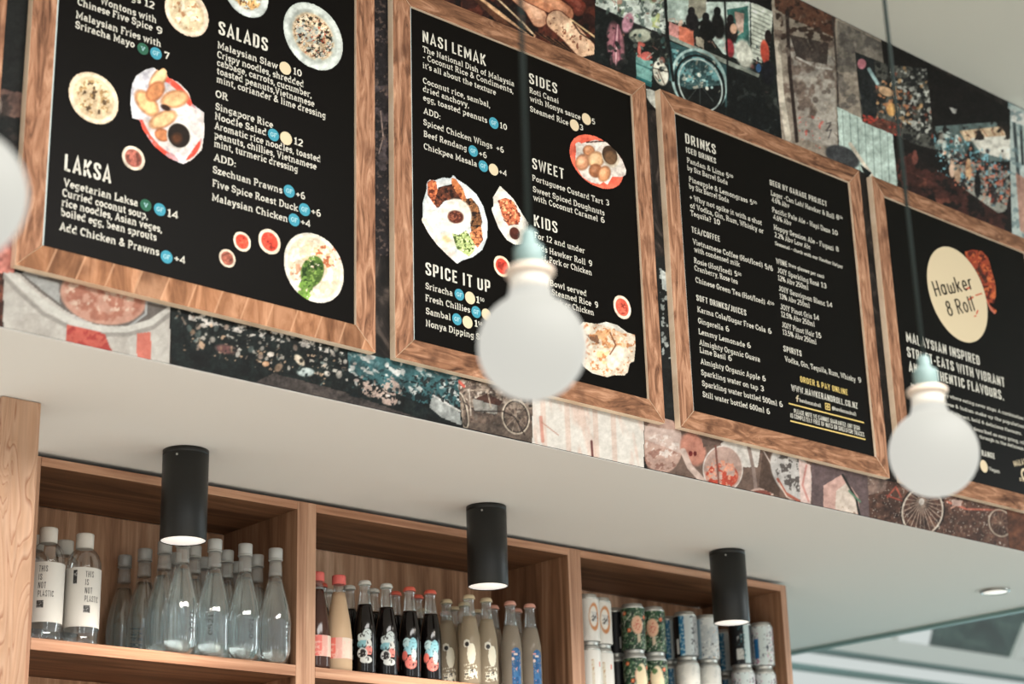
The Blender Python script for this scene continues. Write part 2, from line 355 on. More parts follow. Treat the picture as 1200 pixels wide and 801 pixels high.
    g['S'] = (.64, [arc(.32, .71, .21, .225, 35, 255, 9)+arc(.32, .28, .23, .215, 85, -150, 9), [(.51, .70), (.51, .92)], [(.10, .10), (.10, .30)]])
    g['T'] = (.70, stem(.35, B, c, 'c', '')+[[(.07, .74), (.07, c), (.63, c), (.63, .74)]])
    g['V'] = (.76, [[(.12, c), (.38, B), (.64, c)], [(.0, c), (.24, c)], [(.52, c), (.76, c)]])
    g['W'] = (1.06, [[(.12, c), (.31, B), (.53, c), (.75, B), (.94, c)], [(.0, c), (.24, c)], [(.82, c), (1.06, c)]])
    g['Y'] = (.74, [[(.12, c), (.37, .46), (.62, c)], [(.37, .46), (.37, B)], [(.0, c), (.24, c)], [(.50, c), (.74, c)], [(.25, B), (.49, B)]])
    g['0'] = (.64, [ring(.32, .5, .22, .435, 16)])
    g['1'] = (.46, [[(.08, .80), (.24, c), (.24, B)], [(.08, B), (.40, B)]])
    g['2'] = (.60, [arc(.29, .70, .20, .235, 160, -35, 8)+[(.08, B), (.52, B)]])
    g['3'] = (.60, [arc(.27, .71, .19, .225, 150, -80, 8)+[(.24, .5)], arc(.27, .28, .22, .215, 80, -150, 8)])
    g['4'] = (.62, [[(.44, B), (.44, c), (.06, .30), (.58, .30)]])
    g['5'] = (.60, [[(.48, c), (.14, c), (.11, .54)]+arc(.29, .34, .21, .265, 110, -145, 10)])
    g['6'] = (.62, [arc(.40, .55, .29, .385, 80, 180, 6)+arc(.32, .32, .21, .255, 180, 540, 14)])
    g['7'] = (.56, [[(.08, .76), (.08, c), (.50, c), (.22, B)]])
    g['8'] = (.62, [ring(.31, .71, .18, .215), ring(.31, .28, .21, .215)])
    g['9'] = (.62, [arc(.22, .45, .29, .385, -100, 0, 6)+arc(.30, .68, .21, .255, 0, 360, 14)])
    g['+'] = (.62, [[(.31, .18), (.31, .70)], [(.06, .44), (.56, .44)]])
    g['-'] = (.46, [[(.08, .38), (.38, .38)]])
    g['.'] = (.24, [[(.12, .0), (.12, .14)]])
    g[','] = (.24, [[(.13, .14), (.12, .0), (.06, -.14)]])
    g[':'] = (.26, [[(.13, .0), (.13, .14)], [(.13, .44), (.13, .58)]])
    g['!'] = (.26, [[(.13, .0), (.13, .14)], [(.13, .28), (.13, c)]])
    g["'"] = (.22, [[(.11, .72), (.11, .98)]])
    g['?'] = (.52, [arc(.24, .73, .17, .205, 150, -60, 7)+[(.25, .42), (.25, .28)], [(.25, .0), (.25, .14)]])
    g['&'] = (.78, [[(.70, B), (.22, .66)]+arc(.34, .77, .14, .165, 200, -20, 6)+[(.14, .36)]+arc(.31, .26, .21, .195, 150, 300, 6)+[(.66, .46)]])
    g['/'] = (.42, [[(.04, -.08), (.38, 1.0)]])
    g['('] = (.32, [arc(.36, .42, .26, .6, 125, 235, 7)])
    g[')'] = (.32, [arc(-.04, .42, .26, .6, 55, -55, 7)])
    g['%'] = (.86, [ring(.20, .72, .13, .21), ring(.66, .28, .13, .21), [(.62, c), (.24, B)]])
    g['@'] = (.9, [ring(.44, .40, .15, .2), arc(.45, .38, .36, .45, -60, 300, 14)])
    g['e^'] = g['e']
    return g
def sans():
    g = {}; c = CH; x0, x1 = .08, .36
    def rr(ya, yb): r = .12; return arc(x1-r, yb-r, r, r, 0, 90, 3)+arc(x0+r, yb-r, r, r, 90, 180, 3)+arc(x0+r, ya+r, r, r, 180, 270, 3)+arc(x1-r, ya+r, r, r, 270, 360, 3)
    O = rr(B, c); O = O+[O[0]]
    def bowl(ya, yb): r = .12; return [(x0, yb), (x1-r, yb)]+arc(x1-r, yb-r, r, r, 90, 0, 3)+arc(x1-r, ya+r, r, r, 0, -90, 3)+[(x0, ya)]
    def U(): r = .13; return [(x0, c)]+arc(x0+r, B+r, r, r, 180, 270, 4)+arc(x1-r, B+r, r, r, 270, 360, 4)+[(x1, c)]
    def Cc(): r = .13; return [(x1, .68)]+arc(x1-r, c-r, r, r, 0, 90, 4)+arc(x0+r, c-r, r, r, 90, 180, 4)+arc(x0+r, B+r, r, r, 180, 270, 4)+arc(x1-r, B+r, r, r, 270, 360, 4)+[(x1, .32)]
    V = [(x0, B-.06), (x0, c+.06)]
    g['A'] = (.50, [[(.06, 0), (.25, 1), (.44, 0)], [(.12, .27), (.38, .27)]])
    g['B'] = (.45, [V, bowl(.5, c), bowl(B, .5)])
    g['C'] = (.44, [Cc()]); g['D'] = (.45, [V, bowl(B, c)])
    g['E'] = (.39, [V, [(x0, c), (.36, c)], [(x0, .5), (.32, .5)], [(x0, B), (.36, B)]])
    g['F'] = (.37, [V, [(x0, c), (.35, c)], [(x0, .5), (.31, .5)]])
    g['G'] = (.45, [Cc()+[(x1, .46), (.24, .46)]])
    g['H'] = (.46, [V, [(.38, 0), (.38, 1)], [(x0, .5), (.38, .5)]])
    g['I'] = (.22, [[(.11, 0), (.11, 1)]])
    g['J'] = (.34, [[(.26, 1), (.26, .2)]+arc(.14, .19, .12, .125, 0, -160, 4)])
    g['K'] = (.46, [V, [(x0, .36), (.40, 1)], [(.17, .52), (.42, 0)]])
    g['L'] = (.36, [V, [(x0, B), (.34, B)]])
    g['M'] = (.62, [[(.08, 0), (.08, 1)], [(.54, 0), (.54, 1)], [(.09, .97), (.31, .25), (.53, .97)]])
    g['N'] = (.48, [[(.08, 0), (.08, 1)], [(.40, 0), (.40, 1)], [(.09, .97), (.39, .03)]])
    g['O'] = (.44, [O]); g['P'] = (.43, [V, bowl(.42, c)])
    g['R'] = (.46, [V, bowl(.46, c), [(.24, .46), (.40, 0)]])
    g['S'] = (.43, [[(x1, .70)]+arc(.25, c-.12, .11, .12, 0, 90, 3)+arc(.19, c-.12, .11, .12, 90, 180, 3)+[(x0, .68), (x1, .34)]+arc(.25, B+.12, .11, .12, 0, -90, 3)+arc(.19, B+.12, .11, .12, 270, 180, 3)+[(x0, .32)]])
    g['T'] = (.42, [[(.21, 0), (.21, c)], [(.02, c), (.40, c)]])
    g['U'] = (.45, [U()]); g['V'] = (.48, [[(.05, 1), (.24, .03), (.43, 1)]])
    g['W'] = (.66, [[(.05, 1), (.19, .04), (.33, .9), (.47, .04), (.61, 1)]])
    g['Y'] = (.46, [[(.05, 1), (.23, .45), (.41, 1)], [(.23, .45), (.23, 0)]])
    g['Z'] = (.42, [[(.06, c), (.36, c), (.06, B), (.38, B)]])
    g['&'] = (.50, [[(.46, 0), (.12, .66)]+arc(.22, .78, .11, .16, 200, -20, 5)+[(.09, .34)]+arc(.21, .22, .13, .16, 150, 320, 5)+[(.42, .42)]])
    g['/'] = (.36, [[(.03, -.05), (.33, 1.05)]]); g['.'] = (.2, [[(.10, 0), (.10, .15)]]); g['-'] = (.3, [[(.04, .42), (.26, .42)]])
    return g
def logo():
    """thin tall letters of the round sign"""
    g = {}; x0, x1 = .07, .33
    def loop(ya, yb): return arc(.20, (ya+yb)/2, .13, (yb-ya)/2, 0, 360, 14)
    g['H'] = (.46, [[(.07, 0), (.07, 1)], [(.37, 0), (.37, 1)], [(.07, .46), (.37, .46)]])
    g['a'] = (.46, [loop(.04, .66), [(.33, .68), (.33, 0)]])
    g['w'] = (.58, [[(.06, .68), (.06, .15)]+arc(.16, .14, .10, .12, 180, 360, 5)+[(.26, .55)], [(.26, .14)]+arc(.37, .14, .11, .12, 180, 360, 5)+[(.48, .68)]])
    g['k'] = (.42, [[(.07, 0), (.07, 1)], [(.07, .30), (.33, .66)], [(.14, .38), (.34, 0)]])
    g['e'] = (.44, [[(.08, .34), (.33, .34)]+arc(.20, .35, .13, .31, 0, 310, 12)])
    g['r'] = (.32, [[(.07, 0), (.07, .68)], [(.07, .44)]+arc(.20, .48, .13, .18, 150, 60, 4)])
    g['&'] = (.46, [ring(.22, .74, .12, .2), ring(.22, .28, .15, .26)])
    g['R'] = (.46, [[(.07, 0), (.07, .95), (.22, .95)]+arc(.22, .72, .14, .23, 90, -90, 6)+[(.10, .49)], [(.20, .49), (.38, 0)]])
    g['o'] = (.42, [loop(.04, .66)]); g['l'] = (.20, [[(.09, 0), (.09, 1)]])
    return g
FONT = {'slab': (slab(), 0.135, 0.32), 'sans': (sans(), 0.118, 0.26), 'logo': (logo(), 0.085, 0.26)}

def ribbon(pts, w, V, F):
    P = [pts[0]]
    for q in pts[1:]:
        if (q[0]-P[-1][0])**2+(q[1]-P[-1][1])**2 > 1e-8: P.append(q)
    closed = len(P) > 3 and (P[0][0]-P[-1][0])**2+(P[0][1]-P[-1][1])**2 < 1e-6
    if closed: P = P[:-1]
    n = len(P); 
    if n < 2: return
    base = len(V); h = w/2
    for i in range(n):
        a = P[i-1] if (i > 0 or closed) else None
        b = P[(i+1) % n] if (i < n-1 or closed) else None
        p = P[i]; ns = []
        for (s, e) in ((a, p), (p, b)):
            if s is None or e is None: continue
            dx, dy = e[0]-s[0], e[1]-s[1]; l = math.hypot(dx, dy); ns.append((-dy/l, dx/l))
        if len(ns) == 1: nx, ny = ns[0]; k = h
        else:
            nx, ny = ns[0][0]+ns[1][0], ns[0][1]+ns[1][1]; l = math.hypot(nx, ny)
            if l < 1e-3: nx, ny = ns[0]; k = h
            else:
                nx, ny = nx/l, ny/l; k = h/max(0.45, nx*ns[0][0]+ny*ns[0][1])
        V.append((p[0]+nx*k, p[1]+ny*k)); V.append((p[0]-nx*k, p[1]-ny*k))
    for i in range(n if closed else n-1):
        j = (i+1) % n
        F.append((base+2*i, base+2*i+1, base+2*j+1, base+2*j))
TRACK = {'slab': 0.035, 'sans': 0.12, 'logo': 0.04}
def layout(txt, font, bold=1.0):
    """-> 2-D verts, faces, ink width; cap height 1"""
    G, wt, sp = FONT[font]; V, F = [], []; x = 0.0; V2 = []; F2 = []
    for ch in txt:
        if ch == ' ': x += sp; continue
        acute = ch == 'é'
        adv, st = G['e' if acute else ch]
        if acute: st = st+[[(.26, .76), (.42, .92)]]
        for s in st: ribbon([(x+a, b) for a, b in s], wt*bold, V, F)
        x += adv+TRACK[font]
    xs = [v[0] for v in V]; x0 = min(xs); x1 = max(xs)
    return [(v[0]-x0, v[1]) for v in V], F, x1-x0
def text_verts(txt, p0, p1, size, font='slab', bold=1.0, level=True):
    """lay txt from point p0=(x,z) to p1 on a wall; returns verts (x,z) and faces"""
    V, F, wd = layout(txt, font, bold)
    dx, dz = p1[0]-p0[0], p1[1]-p0[1]
    if level: dz = 0.0
    L_ = math.hypot(dx, dz); ex, ez = dx/L_, dz/L_; k = L_/wd
    z0 = (p0[1]+p1[1])/2 if level else p0[1]
    return [(p0[0]+ex*v[0]*k-ez*v[1]*size, z0+ez*v[0]*k+ex*v[1]*size) for v in V], F

# ---------------------------------------------------------------- printed pictures: fine meshes carrying ink colours
_rs = np.random.RandomState(7); _tab = _rs.rand(64, 64)
def vnoise(x, y):
    xi = np.floor(x).astype(int); yi = np.floor(y).astype(int); fx = x-xi; fy = y-yi
    fx = fx*fx*(3-2*fx); fy = fy*fy*(3-2*fy)
    g = lambda i, j: _tab[(i) % 64, (j) % 64]
    return (g(xi, yi)*(1-fx)+g(xi+1, yi)*fx)*(1-fy)+(g(xi, yi+1)*(1-fx)+g(xi+1, yi+1)*fx)*fy
def fbm(x, y, o=3):
    s = 0; a = 0.5; t = 0
    for i in range(o): s = s+a*vnoise(x*2**i+i*13.7, y*2**i+i*7.3); t += a; a *= 0.55
    return s/t
def inside(P, X, Y):
    r = np.zeros(X.shape, bool); n = len(P)
    for i in range(n):
        x0, y0 = P[i]; x1, y1 = P[(i+1) % n]
        if y0 == y1: continue
        c = ((y0 > Y) != (y1 > Y)) & (X < (x1-x0)*(Y-y0)/(y1-y0)+x0)
        r ^= c
    return r
class Print:
    """outline and strokes are given in photo pixels and land on the real plane y = yp"""
    def __init__(s, outline, yp, res, base, seed=0):
        s.ink = 1.0; s.vz = 1.0; s.yp = yp; s.outline = outline; s.seed = seed*3.7
        W = [on_y(px, py, yp) for px, py in outline]
        xs = [p[0] for p in W]; zs = [p[2] for p in W]
        s.nx = max(3, int((max(xs)-min(xs))/res)+2); s.nz = max(3, int((max(zs)-min(zs))/res)+2)
        gx = np.linspace(min(xs), max(xs), s.nx); gz = np.linspace(min(zs), max(zs), s.nz)
        s.WX, s.WZ = np.meshgrid(gx, gz, indexing='ij')
        s.X, s.Y = project(s.WX, yp, s.WZ)
        s.col = np.zeros(s.X.shape+(3,)); s.col[:] = base
        s.mask = inside(outline, s.X, s.Y)
    def put(s, a, c):
        a = np.clip(a, 0, 1)[..., None]; s.col = s.col*(1-a)+np.array(c, float)*a
    def poly(s, pts, c, a=1.0): s.put(inside(pts, s.X, s.Y)*a, c); return s
    def ell(s, cx, cy, rx, ry, c, rot=0, soft=0.15, a=1.0):
        t = radians(rot); u = (s.X-cx)*cos(t)+(s.Y-cy)*sin(t); v = -(s.X-cx)*sin(t)+(s.Y-cy)*cos(t)
        d = np.sqrt((u/rx)**2+(v/ry)**2)
        s.put(np.clip((1-d)/soft+0.5, 0, 1)*a, c); return s
    def disc(s, cx, cy, hw, c, k=1.0, soft=0.06, a=1.0):
        """a circle on the wall, hw = half its width in the photo"""
        p = on_y(cx, cy, s.yp); q = on_y(cx+hw, cy, s.yp); r = abs(q[0]-p[0])*k
        d = np.sqrt((s.WX-p[0])**2+((s.WZ-p[2])/s.vz)**2)/r
        s.put(np.clip((1-d)/soft+0.5, 0, 1)*a, c); return s
    def line(s, pts, w, c, a=1.0):
        m = np.full(s.X.shape, 1e9)
        for (x0, y0), (x1, y1) in zip(pts[:-1], pts[1:]):
            dx, dy = x1-x0, y1-y0; l = dx*dx+dy*dy+1e-9
            t = np.clip(((s.X-x0)*dx+(s.Y-y0)*dy)/l, 0, 1)
            m = np.minimum(m, np.hypot(s.X-x0-t*dx, s.Y-y0-t*dy))
        s.put(np.clip(w/2-m+0.5, 0, 1)*a, c); return s
    def ringp(s, cx, cy, rx, ry, w, c, rot=0, a=1.0):
        t = radians(rot); pts = [(cx+rx*cos(k)*cos(t)-ry*sin(k)*sin(t), cy+rx*cos(k)*sin(t)+ry*sin(k)*cos(t)) for k in np.linspace(0, 2*pi, 37)]
        return s.line(pts, w, c, a)
    def blot(s, c, scale, thr, a=1.0, soft=0.08, where=None, rot=0, stretch=1.0):
        t = radians(rot); u = (s.X*cos(t)+s.Y*sin(t))/stretch; v = -s.X*sin(t)+s.Y*cos(t)
        n = fbm(u/scale+s.seed, v/scale+s.seed*1.7); s.seed += 5.3
        m = np.clip((n-thr)/soft, 0, 1)*a
        if where is not None: m = m*inside(where, s.X, s.Y)
        s.put(m, c); return s
    def blot_ell(s, c, scale, thr, cx, cy, rx, ry, rot=0, a=1.0, soft=0.06):
        t = radians(rot); u = (s.X-cx)*cos(t)+(s.Y-cy)*sin(t); v = -(s.X-cx)*sin(t)+(s.Y-cy)*cos(t)
        e = np.clip((1-np.sqrt((u/rx)**2+(v/ry)**2))/0.1, 0, 1)
        n = fbm(s.X/scale+s.seed, s.Y/scale+s.seed*1.7); s.seed += 5.3
        s.put(np.clip((n-thr)/soft, 0, 1)*a*e, c); return s
    def clutter(s, where, pal, n, lo, hi, seed=1, a=.85):
        """many small objects seen in the photograph, scattered inside an outline"""
        R_ = random.Random(seed); xs = [p[0] for p in where]; ys = [p[1] for p in where]; k = 0
        while k < n:
            x, y = R_.uniform(min(xs), max(xs)), R_.uniform(min(ys), max(ys))
            k += 1
            if not inside(where, np.array([x]), np.array([y]))[0]: continue
            c = R_.choice(pal); v = R_.uniform(.75, 1.15); r = R_.uniform(lo, hi); c = tuple(min(255, q*v) for q in c)
            if R_.random() < .35: s.line([(x, y), (x+R_.uniform(-3, 3)*r, y+R_.uniform(-3, 3)*r)], max(.8, r*.5), c, a)
            else: s.ell(x, y, r*R_.uniform(.6, 1.3), r*R_.uniform(.6, 1.8), c, R_.uniform(-40, 40), .4, a)
        return s
    def cut(s, fn): s.mask &= fn; return s
    def grain(s, amp, scale=3.0):
        n = fbm(s.X/scale+s.seed, s.Y/scale+3.1)-0.5; s.seed += 2.1
        s.col = np.clip(s.col+n[..., None]*2*amp, 0, 255); return s
    def photo(s, amp=0.22, curve=0.35):
        """mottled tone and contrast of a photographic print"""
        n = fbm(s.X/5+s.seed, s.Y/5+s.seed*1.3, 4)-0.5; n2 = fbm(s.X/16+s.seed*.7, s.Y/16, 3)-0.5; s.seed += 3.3
        c = np.clip(s.col/255*(1+amp*2*n+amp*1.6*n2)[..., None], 0, 1)
        s.col = 255*(c*(1-curve)+curve*(c*c*(3-2*c))); return s
    def build(s, name, parent=None, mat=None, org=(0, 0, 0), dy=0.0):
        m = s.mask; idx = -np.ones(m.shape, int)
        q = (m[:-1, :-1].astype(int)+m[1:, :-1]+m[:-1, 1:]+m[1:, 1:]) >= 3
        use = np.zeros(m.shape, bool)
        use[:-1, :-1] |= q; use[1:, :-1] |= q; use[:-1, 1:] |= q; use[1:, 1:] |= q
        idx[use] = np.arange(use.sum())
        V = np.stack([s.WX[use]-org[0], np.full(use.sum(), s.yp+dy-org[1]), s.WZ[use]-org[2]], -1)
        I, J = np.nonzero(q)
        F = np.stack([idx[I, J], idx[I+1, J], idx[I+1, J+1], idx[I, J+1]], -1)
        me = bpy.data.meshes.new(name)
        me.vertices.add(len(V)); me.vertices.foreach_set('co', V.ravel())
        me.loops.add(F.size); me.loops.foreach_set('vertex_index', F.ravel())
        me.polygons.add(len(F)); me.polygons.foreach_set('loop_start', np.arange(0, F.size, 4))
        me.update(calc_edges=True); me.validate()
        at = me.color_attributes.new('ink', 'FLOAT_COLOR', 'POINT')
        c = np.clip(s2l(s.col[use])*GAIN*s.ink, 0, 0.9)
        at.data.foreach_set('color', np.concatenate([c, np.ones((len(c), 1))], -1).astype(np.float32).ravel())
        return link(name, me, mat or M['print'], parent)

# ================================================================ THE SETTING
WY = 2.82            # mural wall
YF = 2.80            # front faces of the board frames
YP = 2.806           # menu panels
ZS = 2.60            # soffit
ZC = 4.10            # dining-room ceiling
XE = 5.19            # end of the soffit
SY = 3.488           # shelf front
struct(boxes('floor', [(-8, 5.2, -8, 3.84, -0.1, 0)], M['floor']))
struct(boxes('floor_bounce', [(-8, 12, 3.841, 9, -0.1, 0), (5.201, 12, -8, 3.84, -0.1, 0)], M['bounce_floor']))  # unseen floor toned grey-green to dim and cool the soffit's bounce
struct(boxes('ceiling', [(-6, 9, -2.5, WY, ZC, ZC+0.1)], M['ceiling']))
struct(boxes('wall_mural', [(-6, 9, WY, WY+0.15, ZS+0.1505, ZC+0.1)], M['plaster']))
struct(boxes('ceiling_soffit', [(-6, XE, WY, 7.5, ZS, ZS+0.15)], M['plaster']))
struct(boxes('trim_soffit_edge', [(XE+0.0005, XE+0.03, WY, 7.5, ZS-0.012, ZS+0.15)], M['teal_frame']))
struct(boxes('wall_back', [(-6, 4.24, 3.84, 3.95, 0, ZS)], M['plaster']))

# wooden post left of the shelves
def oak_mat():
    m = bpy.data.materials.new('oak_cathedral_grain'); m.use_nodes = True
    nt = m.node_tree; N = nt.nodes; L = nt.links; b = N['Principled BSDF']
    tc = N.new('ShaderNodeTexCoord'); mp = N.new('ShaderNodeMapping'); mp.inputs['Scale'].default_value = (18, 6, 2.6)
    L.new(tc.outputs['Object'], mp.inputs['Vector'])
    nz = N.new('ShaderNodeTexNoise'); nz.inputs['Scale'].default_value = 1.0; nz.inputs['Detail'].default_value = 1.5; nz.inputs['Distortion'].default_value = 0.9
    L.new(mp.outputs[0], nz.inputs['Vector'])
    mu = N.new('ShaderNodeMath'); mu.operation = 'MULTIPLY'; mu.inputs[1].default_value = 15.0; L.new(nz.outputs['Fac'], mu.inputs[0])
    fr = N.new('ShaderNodeMath'); fr.operation = 'FRACT'; L.new(mu.outputs[0], fr.inputs[0])
    cr = N.new('ShaderNodeValToRGB'); e = cr.color_ramp.elements
    e[0].position = 0.0; e[0].color = rgb(150, 104, 78); e[1].position = 1.0; e[1].color = rgb(188, 150, 122)
    k = cr.color_ramp.elements.new(0.22); k.color = rgb(192, 156, 130)
    k = cr.color_ramp.elements.new(0.80); k.color = rgb(180, 142, 114)
    L.new(fr.outputs[0], cr.inputs['Fac'])
    n2 = N.new('ShaderNodeTexNoise'); n2.inputs['Scale'].default_value = 1.0; n2.inputs['Detail'].default_value = 6
    m2 = N.new('ShaderNodeMapping'); m2.inputs['Scale'].default_value = (160, 60, 9); L.new(tc.outputs['Object'], m2.inputs['Vector']); L.new(m2.outputs[0], n2.inputs['Vector'])
    mr = N.new('ShaderNodeMapRange'); mr.inputs[1].default_value = 0.3; mr.inputs[2].default_value = 0.75; mr.inputs[3].default_value = 1.06; mr.inputs[4].default_value = 0.84
    L.new(n2.outputs['Fac'], mr.inputs[0])
    mx = N.new('ShaderNodeVectorMath'); mx.operation = 'SCALE'; L.new(cr.outputs['Color'], mx.inputs[0]); L.new(mr.outputs[0], mx.inputs['Scale'])
    L.new(mx.outputs[0], b.inputs['Base Color']); b.inputs['Roughness'].default_value = 0.6; b.inputs['Specular IOR Level'].default_value = 0.2
    return m
M['oak'] = oak_mat()
post = boxes('wooden_post', [(1.503, 1.586, 3.172, 3.26, 0, ZS-0.001)], M['oak'], bevel=0.002)
tag(post, 'pale oak post with swirling grain standing at the left end of the drinks shelves', 'post')

# window at the far right, beyond the end of the soffit
WNY = 6.4
def wp(px, py): p = on_y(px, py, WNY); return p
win = empty('window_1', (0, 0, 0)); struct(win)
def slab_prism(name, pts, y0, y1, mat, parent):
    W = [on_y(px, py, y0) for px, py in pts]; n = len(W)
    V = [(p[0], y0, p[2]) for p in W]+[(p[0], y1, p[2]) for p in W]
    F = [tuple(range(n)), tuple(reversed(range(n, 2*n)))]+[(i, i+n, (i+1) % n+n, (i+1) % n) for i in range(n)]
    return mesh(name, V, F, mat, parent)
zA = wp(1000, 756)[2]
def zz(px, py): return wp(px, py)[2]
zt, zb = zz(1080, 757), zz(1080, 779)
x0w, x1w = 4.25, 11.0
boxes('window_frame', [(x0w, x1w, WNY-0.05, WNY+0.06, zb, zt)], M['white_frame'], win)
boxes('glazing_line', [(x0w, x1w, WNY-0.07, WNY+0.05, zb-0.007, zb)], M['teal_frame'], win)  # thin teal strip made for the shadow line below the frame
zc = zz(1000, 788)
boxes('glazing_line', [(x0w, x1w, WNY-0.06, WNY+0.05, zc-0.017, zc)], M['teal_frame'], win)
slab_prism('window_mullion', [(1052, 741), (1054.5, 740.5), (1051.5, 757), (1048, 757)], WNY-0.03, WNY+0.02, M['white_frame'], win)
slab_prism('window_mullion', [(1207, 728), (1217, 728), (1202, 772), (1190, 771)], WNY-0.03, WNY+0.02, M['white_frame'], win)
boxes('glass_pane', [(x0w, x1w, WNY, WNY+0.006, 1.4, zb-0.02), (x0w, x1w, WNY, WNY+0.006, zt+0.003, zt+1.2)], M['pane'], win)
slab_prism('dark_roof', [(1114, 700), (1230, 690), (1203, 776), (1101, 764)], WNY+0.5, WNY+0.6, M['outside'], None)
rf = bpy.data.objects['dark_roof']; tag(rf, 'dark blurred roof of the neighbouring building seen through the far right window', 'roof')

# ================================================================ MENU BOARDS
BL = [0.4809, 1.3331, 2.1855, 3.0393, 3.8960]
BW, BT = 0.8023, 0.0508
ZB, ZT = 2.7145, 3.6084
FD = WY-YF
def frame_rail(b, side, blocks=False):
    x0, x1 = 0, BW; z0, z1 = 0, ZT-ZB; t = BT
    o = {'bottom': [(x0, z0), (x1, z0)], 'top': [(x1, z1), (x0, z1)], 'left': [(x0, z1), (x0, z0)], 'right': [(x1, z0), (x1, z1)]}[side]
    i = {'bottom': [(x1-t, z0+t), (x0+t, z0+t)], 'top': [(x0+t, z1-t), (x1-t, z1-t)], 'left': [(x0+t, z0+t), (x0+t, z1-t)], 'right': [(x1-t, z1-t), (x1-t, z0+t)]}[side]
    q = o+i
    e = 0.0006
    cx = sum(p[0] for p in q)/4; cz = sum(p[1] for p in q)/4
    V = [(p[0]+(e if p[0] < cx else -e)*0.5, 0, p[1]+(e if p[1] < cz else -e)*0.5) for p in q]
    V += [(v[0], FD-0.001, v[2]) for v in V]
    F = [(0, 1, 2, 3), (7, 6, 5, 4)]+[(k, k+4, (k+1) % 4+4, (k+1) % 4) for k in range(4)]
    horiz = side in ('top', 'bottom')
    ob = mesh('frame_rail', V, F, [M['frame_blocks'] if blocks else M['frame_h'] if horiz else M['frame_v'], M['frame_edge']], b)
    for p in ob.data.polygons:
        if abs(p.normal.y) < 0.5: p.material_index = 1
    bv = ob.modifiers.new('bevel', 'BEVEL'); bv.width = 0.0012; bv.segments = 2
    return ob
def make_board(i, label):
    b = empty('menu_board', (BL[i], YF, ZB)); tag(b, label, 'menu board', 'framed menu boards on the mural wall')
    for s in ('bottom', 'top', 'left', 'right'): frame_rail(b, s, blocks=(i == 1 and s == 'bottom'))
    t = BT; H_ = ZT-ZB
    V, F = box(t+0.0035, BW-t-0.0005, YP-YF, YP-YF+0.008, t+0.0005, H_-t-0.0005)
    p = mesh('menu_panel', V, F, [M['panel'], M['panel_edge']], b)
    for f in p.data.polygons:
        if abs(f.normal.y) < 0.5: f.material_index = 1
    V, F = box(t+0.0006, t+0.0030, YP-YF-0.003, YP-YF+0.008, t+0.001, H_-t-0.001)
    mesh('panel_trim', V, F, M['panel_edge'], b)
    return b
TY = YP-0.0006       # lettering
def words(b, name, lines, size, font='slab', bold=1.0, mat='ink', level=True, sup=None, parent=None, y=TY):
    """lines: (text, px0, py0, px1, py1[, size]) baseline ends as measured on the photo; the prices become parts of their own"""
    price = [ln for ln in lines if name == 'item_text' and ln[0].strip('+').replace('/', '').isdigit()]
    rest = [ln for ln in lines if ln not in price]
    if price and rest:
        runs = []
        for ln in price:
            if ln[0] == '50' and runs: runs[-1].append(ln)
            else: runs.append([ln])
        for r_ in runs: words(b, 'price_text', r_, size, font, bold, mat, level, y=y)
        lines = rest
    V, F = [], []
    for ln in lines:
        p = on_y(ln[1], ln[2], y); q = on_y(ln[3], ln[4], y)
        sz = ln[5] if len(ln) > 5 else size
        v, f = text_verts(ln[0], (p[0], p[2]), (q[0], q[2]), sz, font, bold, level)
        n = len(V); V += v; F += [tuple(k+n for k in r) for r in f]
    o = b.location
    V3 = [(v[0]-o[0], y-o[1], v[1]-o[2]) for v in V]
    return mesh(name, V3, F, M[mat], b if parent is None else parent)
def disc_mesh(b, name, cx, cy, hw, mat, y=TY-0.0002, n=28, inner=0.0):
    p = on_y(cx, cy, y); q = on_y(cx+hw, cy, y); r = abs(q[0]-p[0]); o = b.location
    V = [(p[0]-o[0]+r*cos(2*pi*k/n), y-o[1], p[2]-o[2]+r*sin(2*pi*k/n)) for k in range(n)]
    if inner:
        V += [(p[0]-o[0]+inner*r*cos(2*pi*k/n), y-o[1], p[2]-o[2]+inner*r*sin(2*pi*k/n)) for k in range(n)]
        F = [(k, (k+1) % n, (k+1) % n+n, k+n) for k in range(n)]
    else: F = [tuple(range(n))]
    return mesh(name, V, F, M[mat], b), p, r
def badge(b, kind, cx, cy, hw):
    o, p, r = disc_mesh(b, 'dietary_badge', cx, cy, hw, {'GF': 'gf', 'V': 'veg', '': 'cream'}[kind])
    if kind:
        o['label'] = {'GF': 'teal round gluten free badge', 'V': 'green round vegetarian badge'}[kind]
        V, F, wd = layout(kind, 'slab', 1.1); k = (1.15 if kind == 'GF' else 0.75)*r/wd; hh = r*0.72
        oo = b.location; y = TY-0.0005
        mesh('badge_letters', [(p[0]-oo[0]+v[0]*k-wd*k/2, y-oo[1], p[2]-oo[2]+(v[1]-0.5)*hh) for v in V], F, M['pale_ink'], o)
    else: o['label'] = 'plain cream round badge'

LB = {0: 'mostly hidden framed board whose right rail just shows at the upper left edge',
      1: 'leftmost large framed menu board listing laksa and salads with food photos',
      2: 'framed menu board with nasi lemak and kids dishes behind the nearer central glowing bulb',
      3: 'framed drinks menu board of white lettering only, without any food photos',
      4: 'rightmost framed board with a round cream sign and street food text'}
BD = [make_board(i, LB[i]) for i in range(5)]

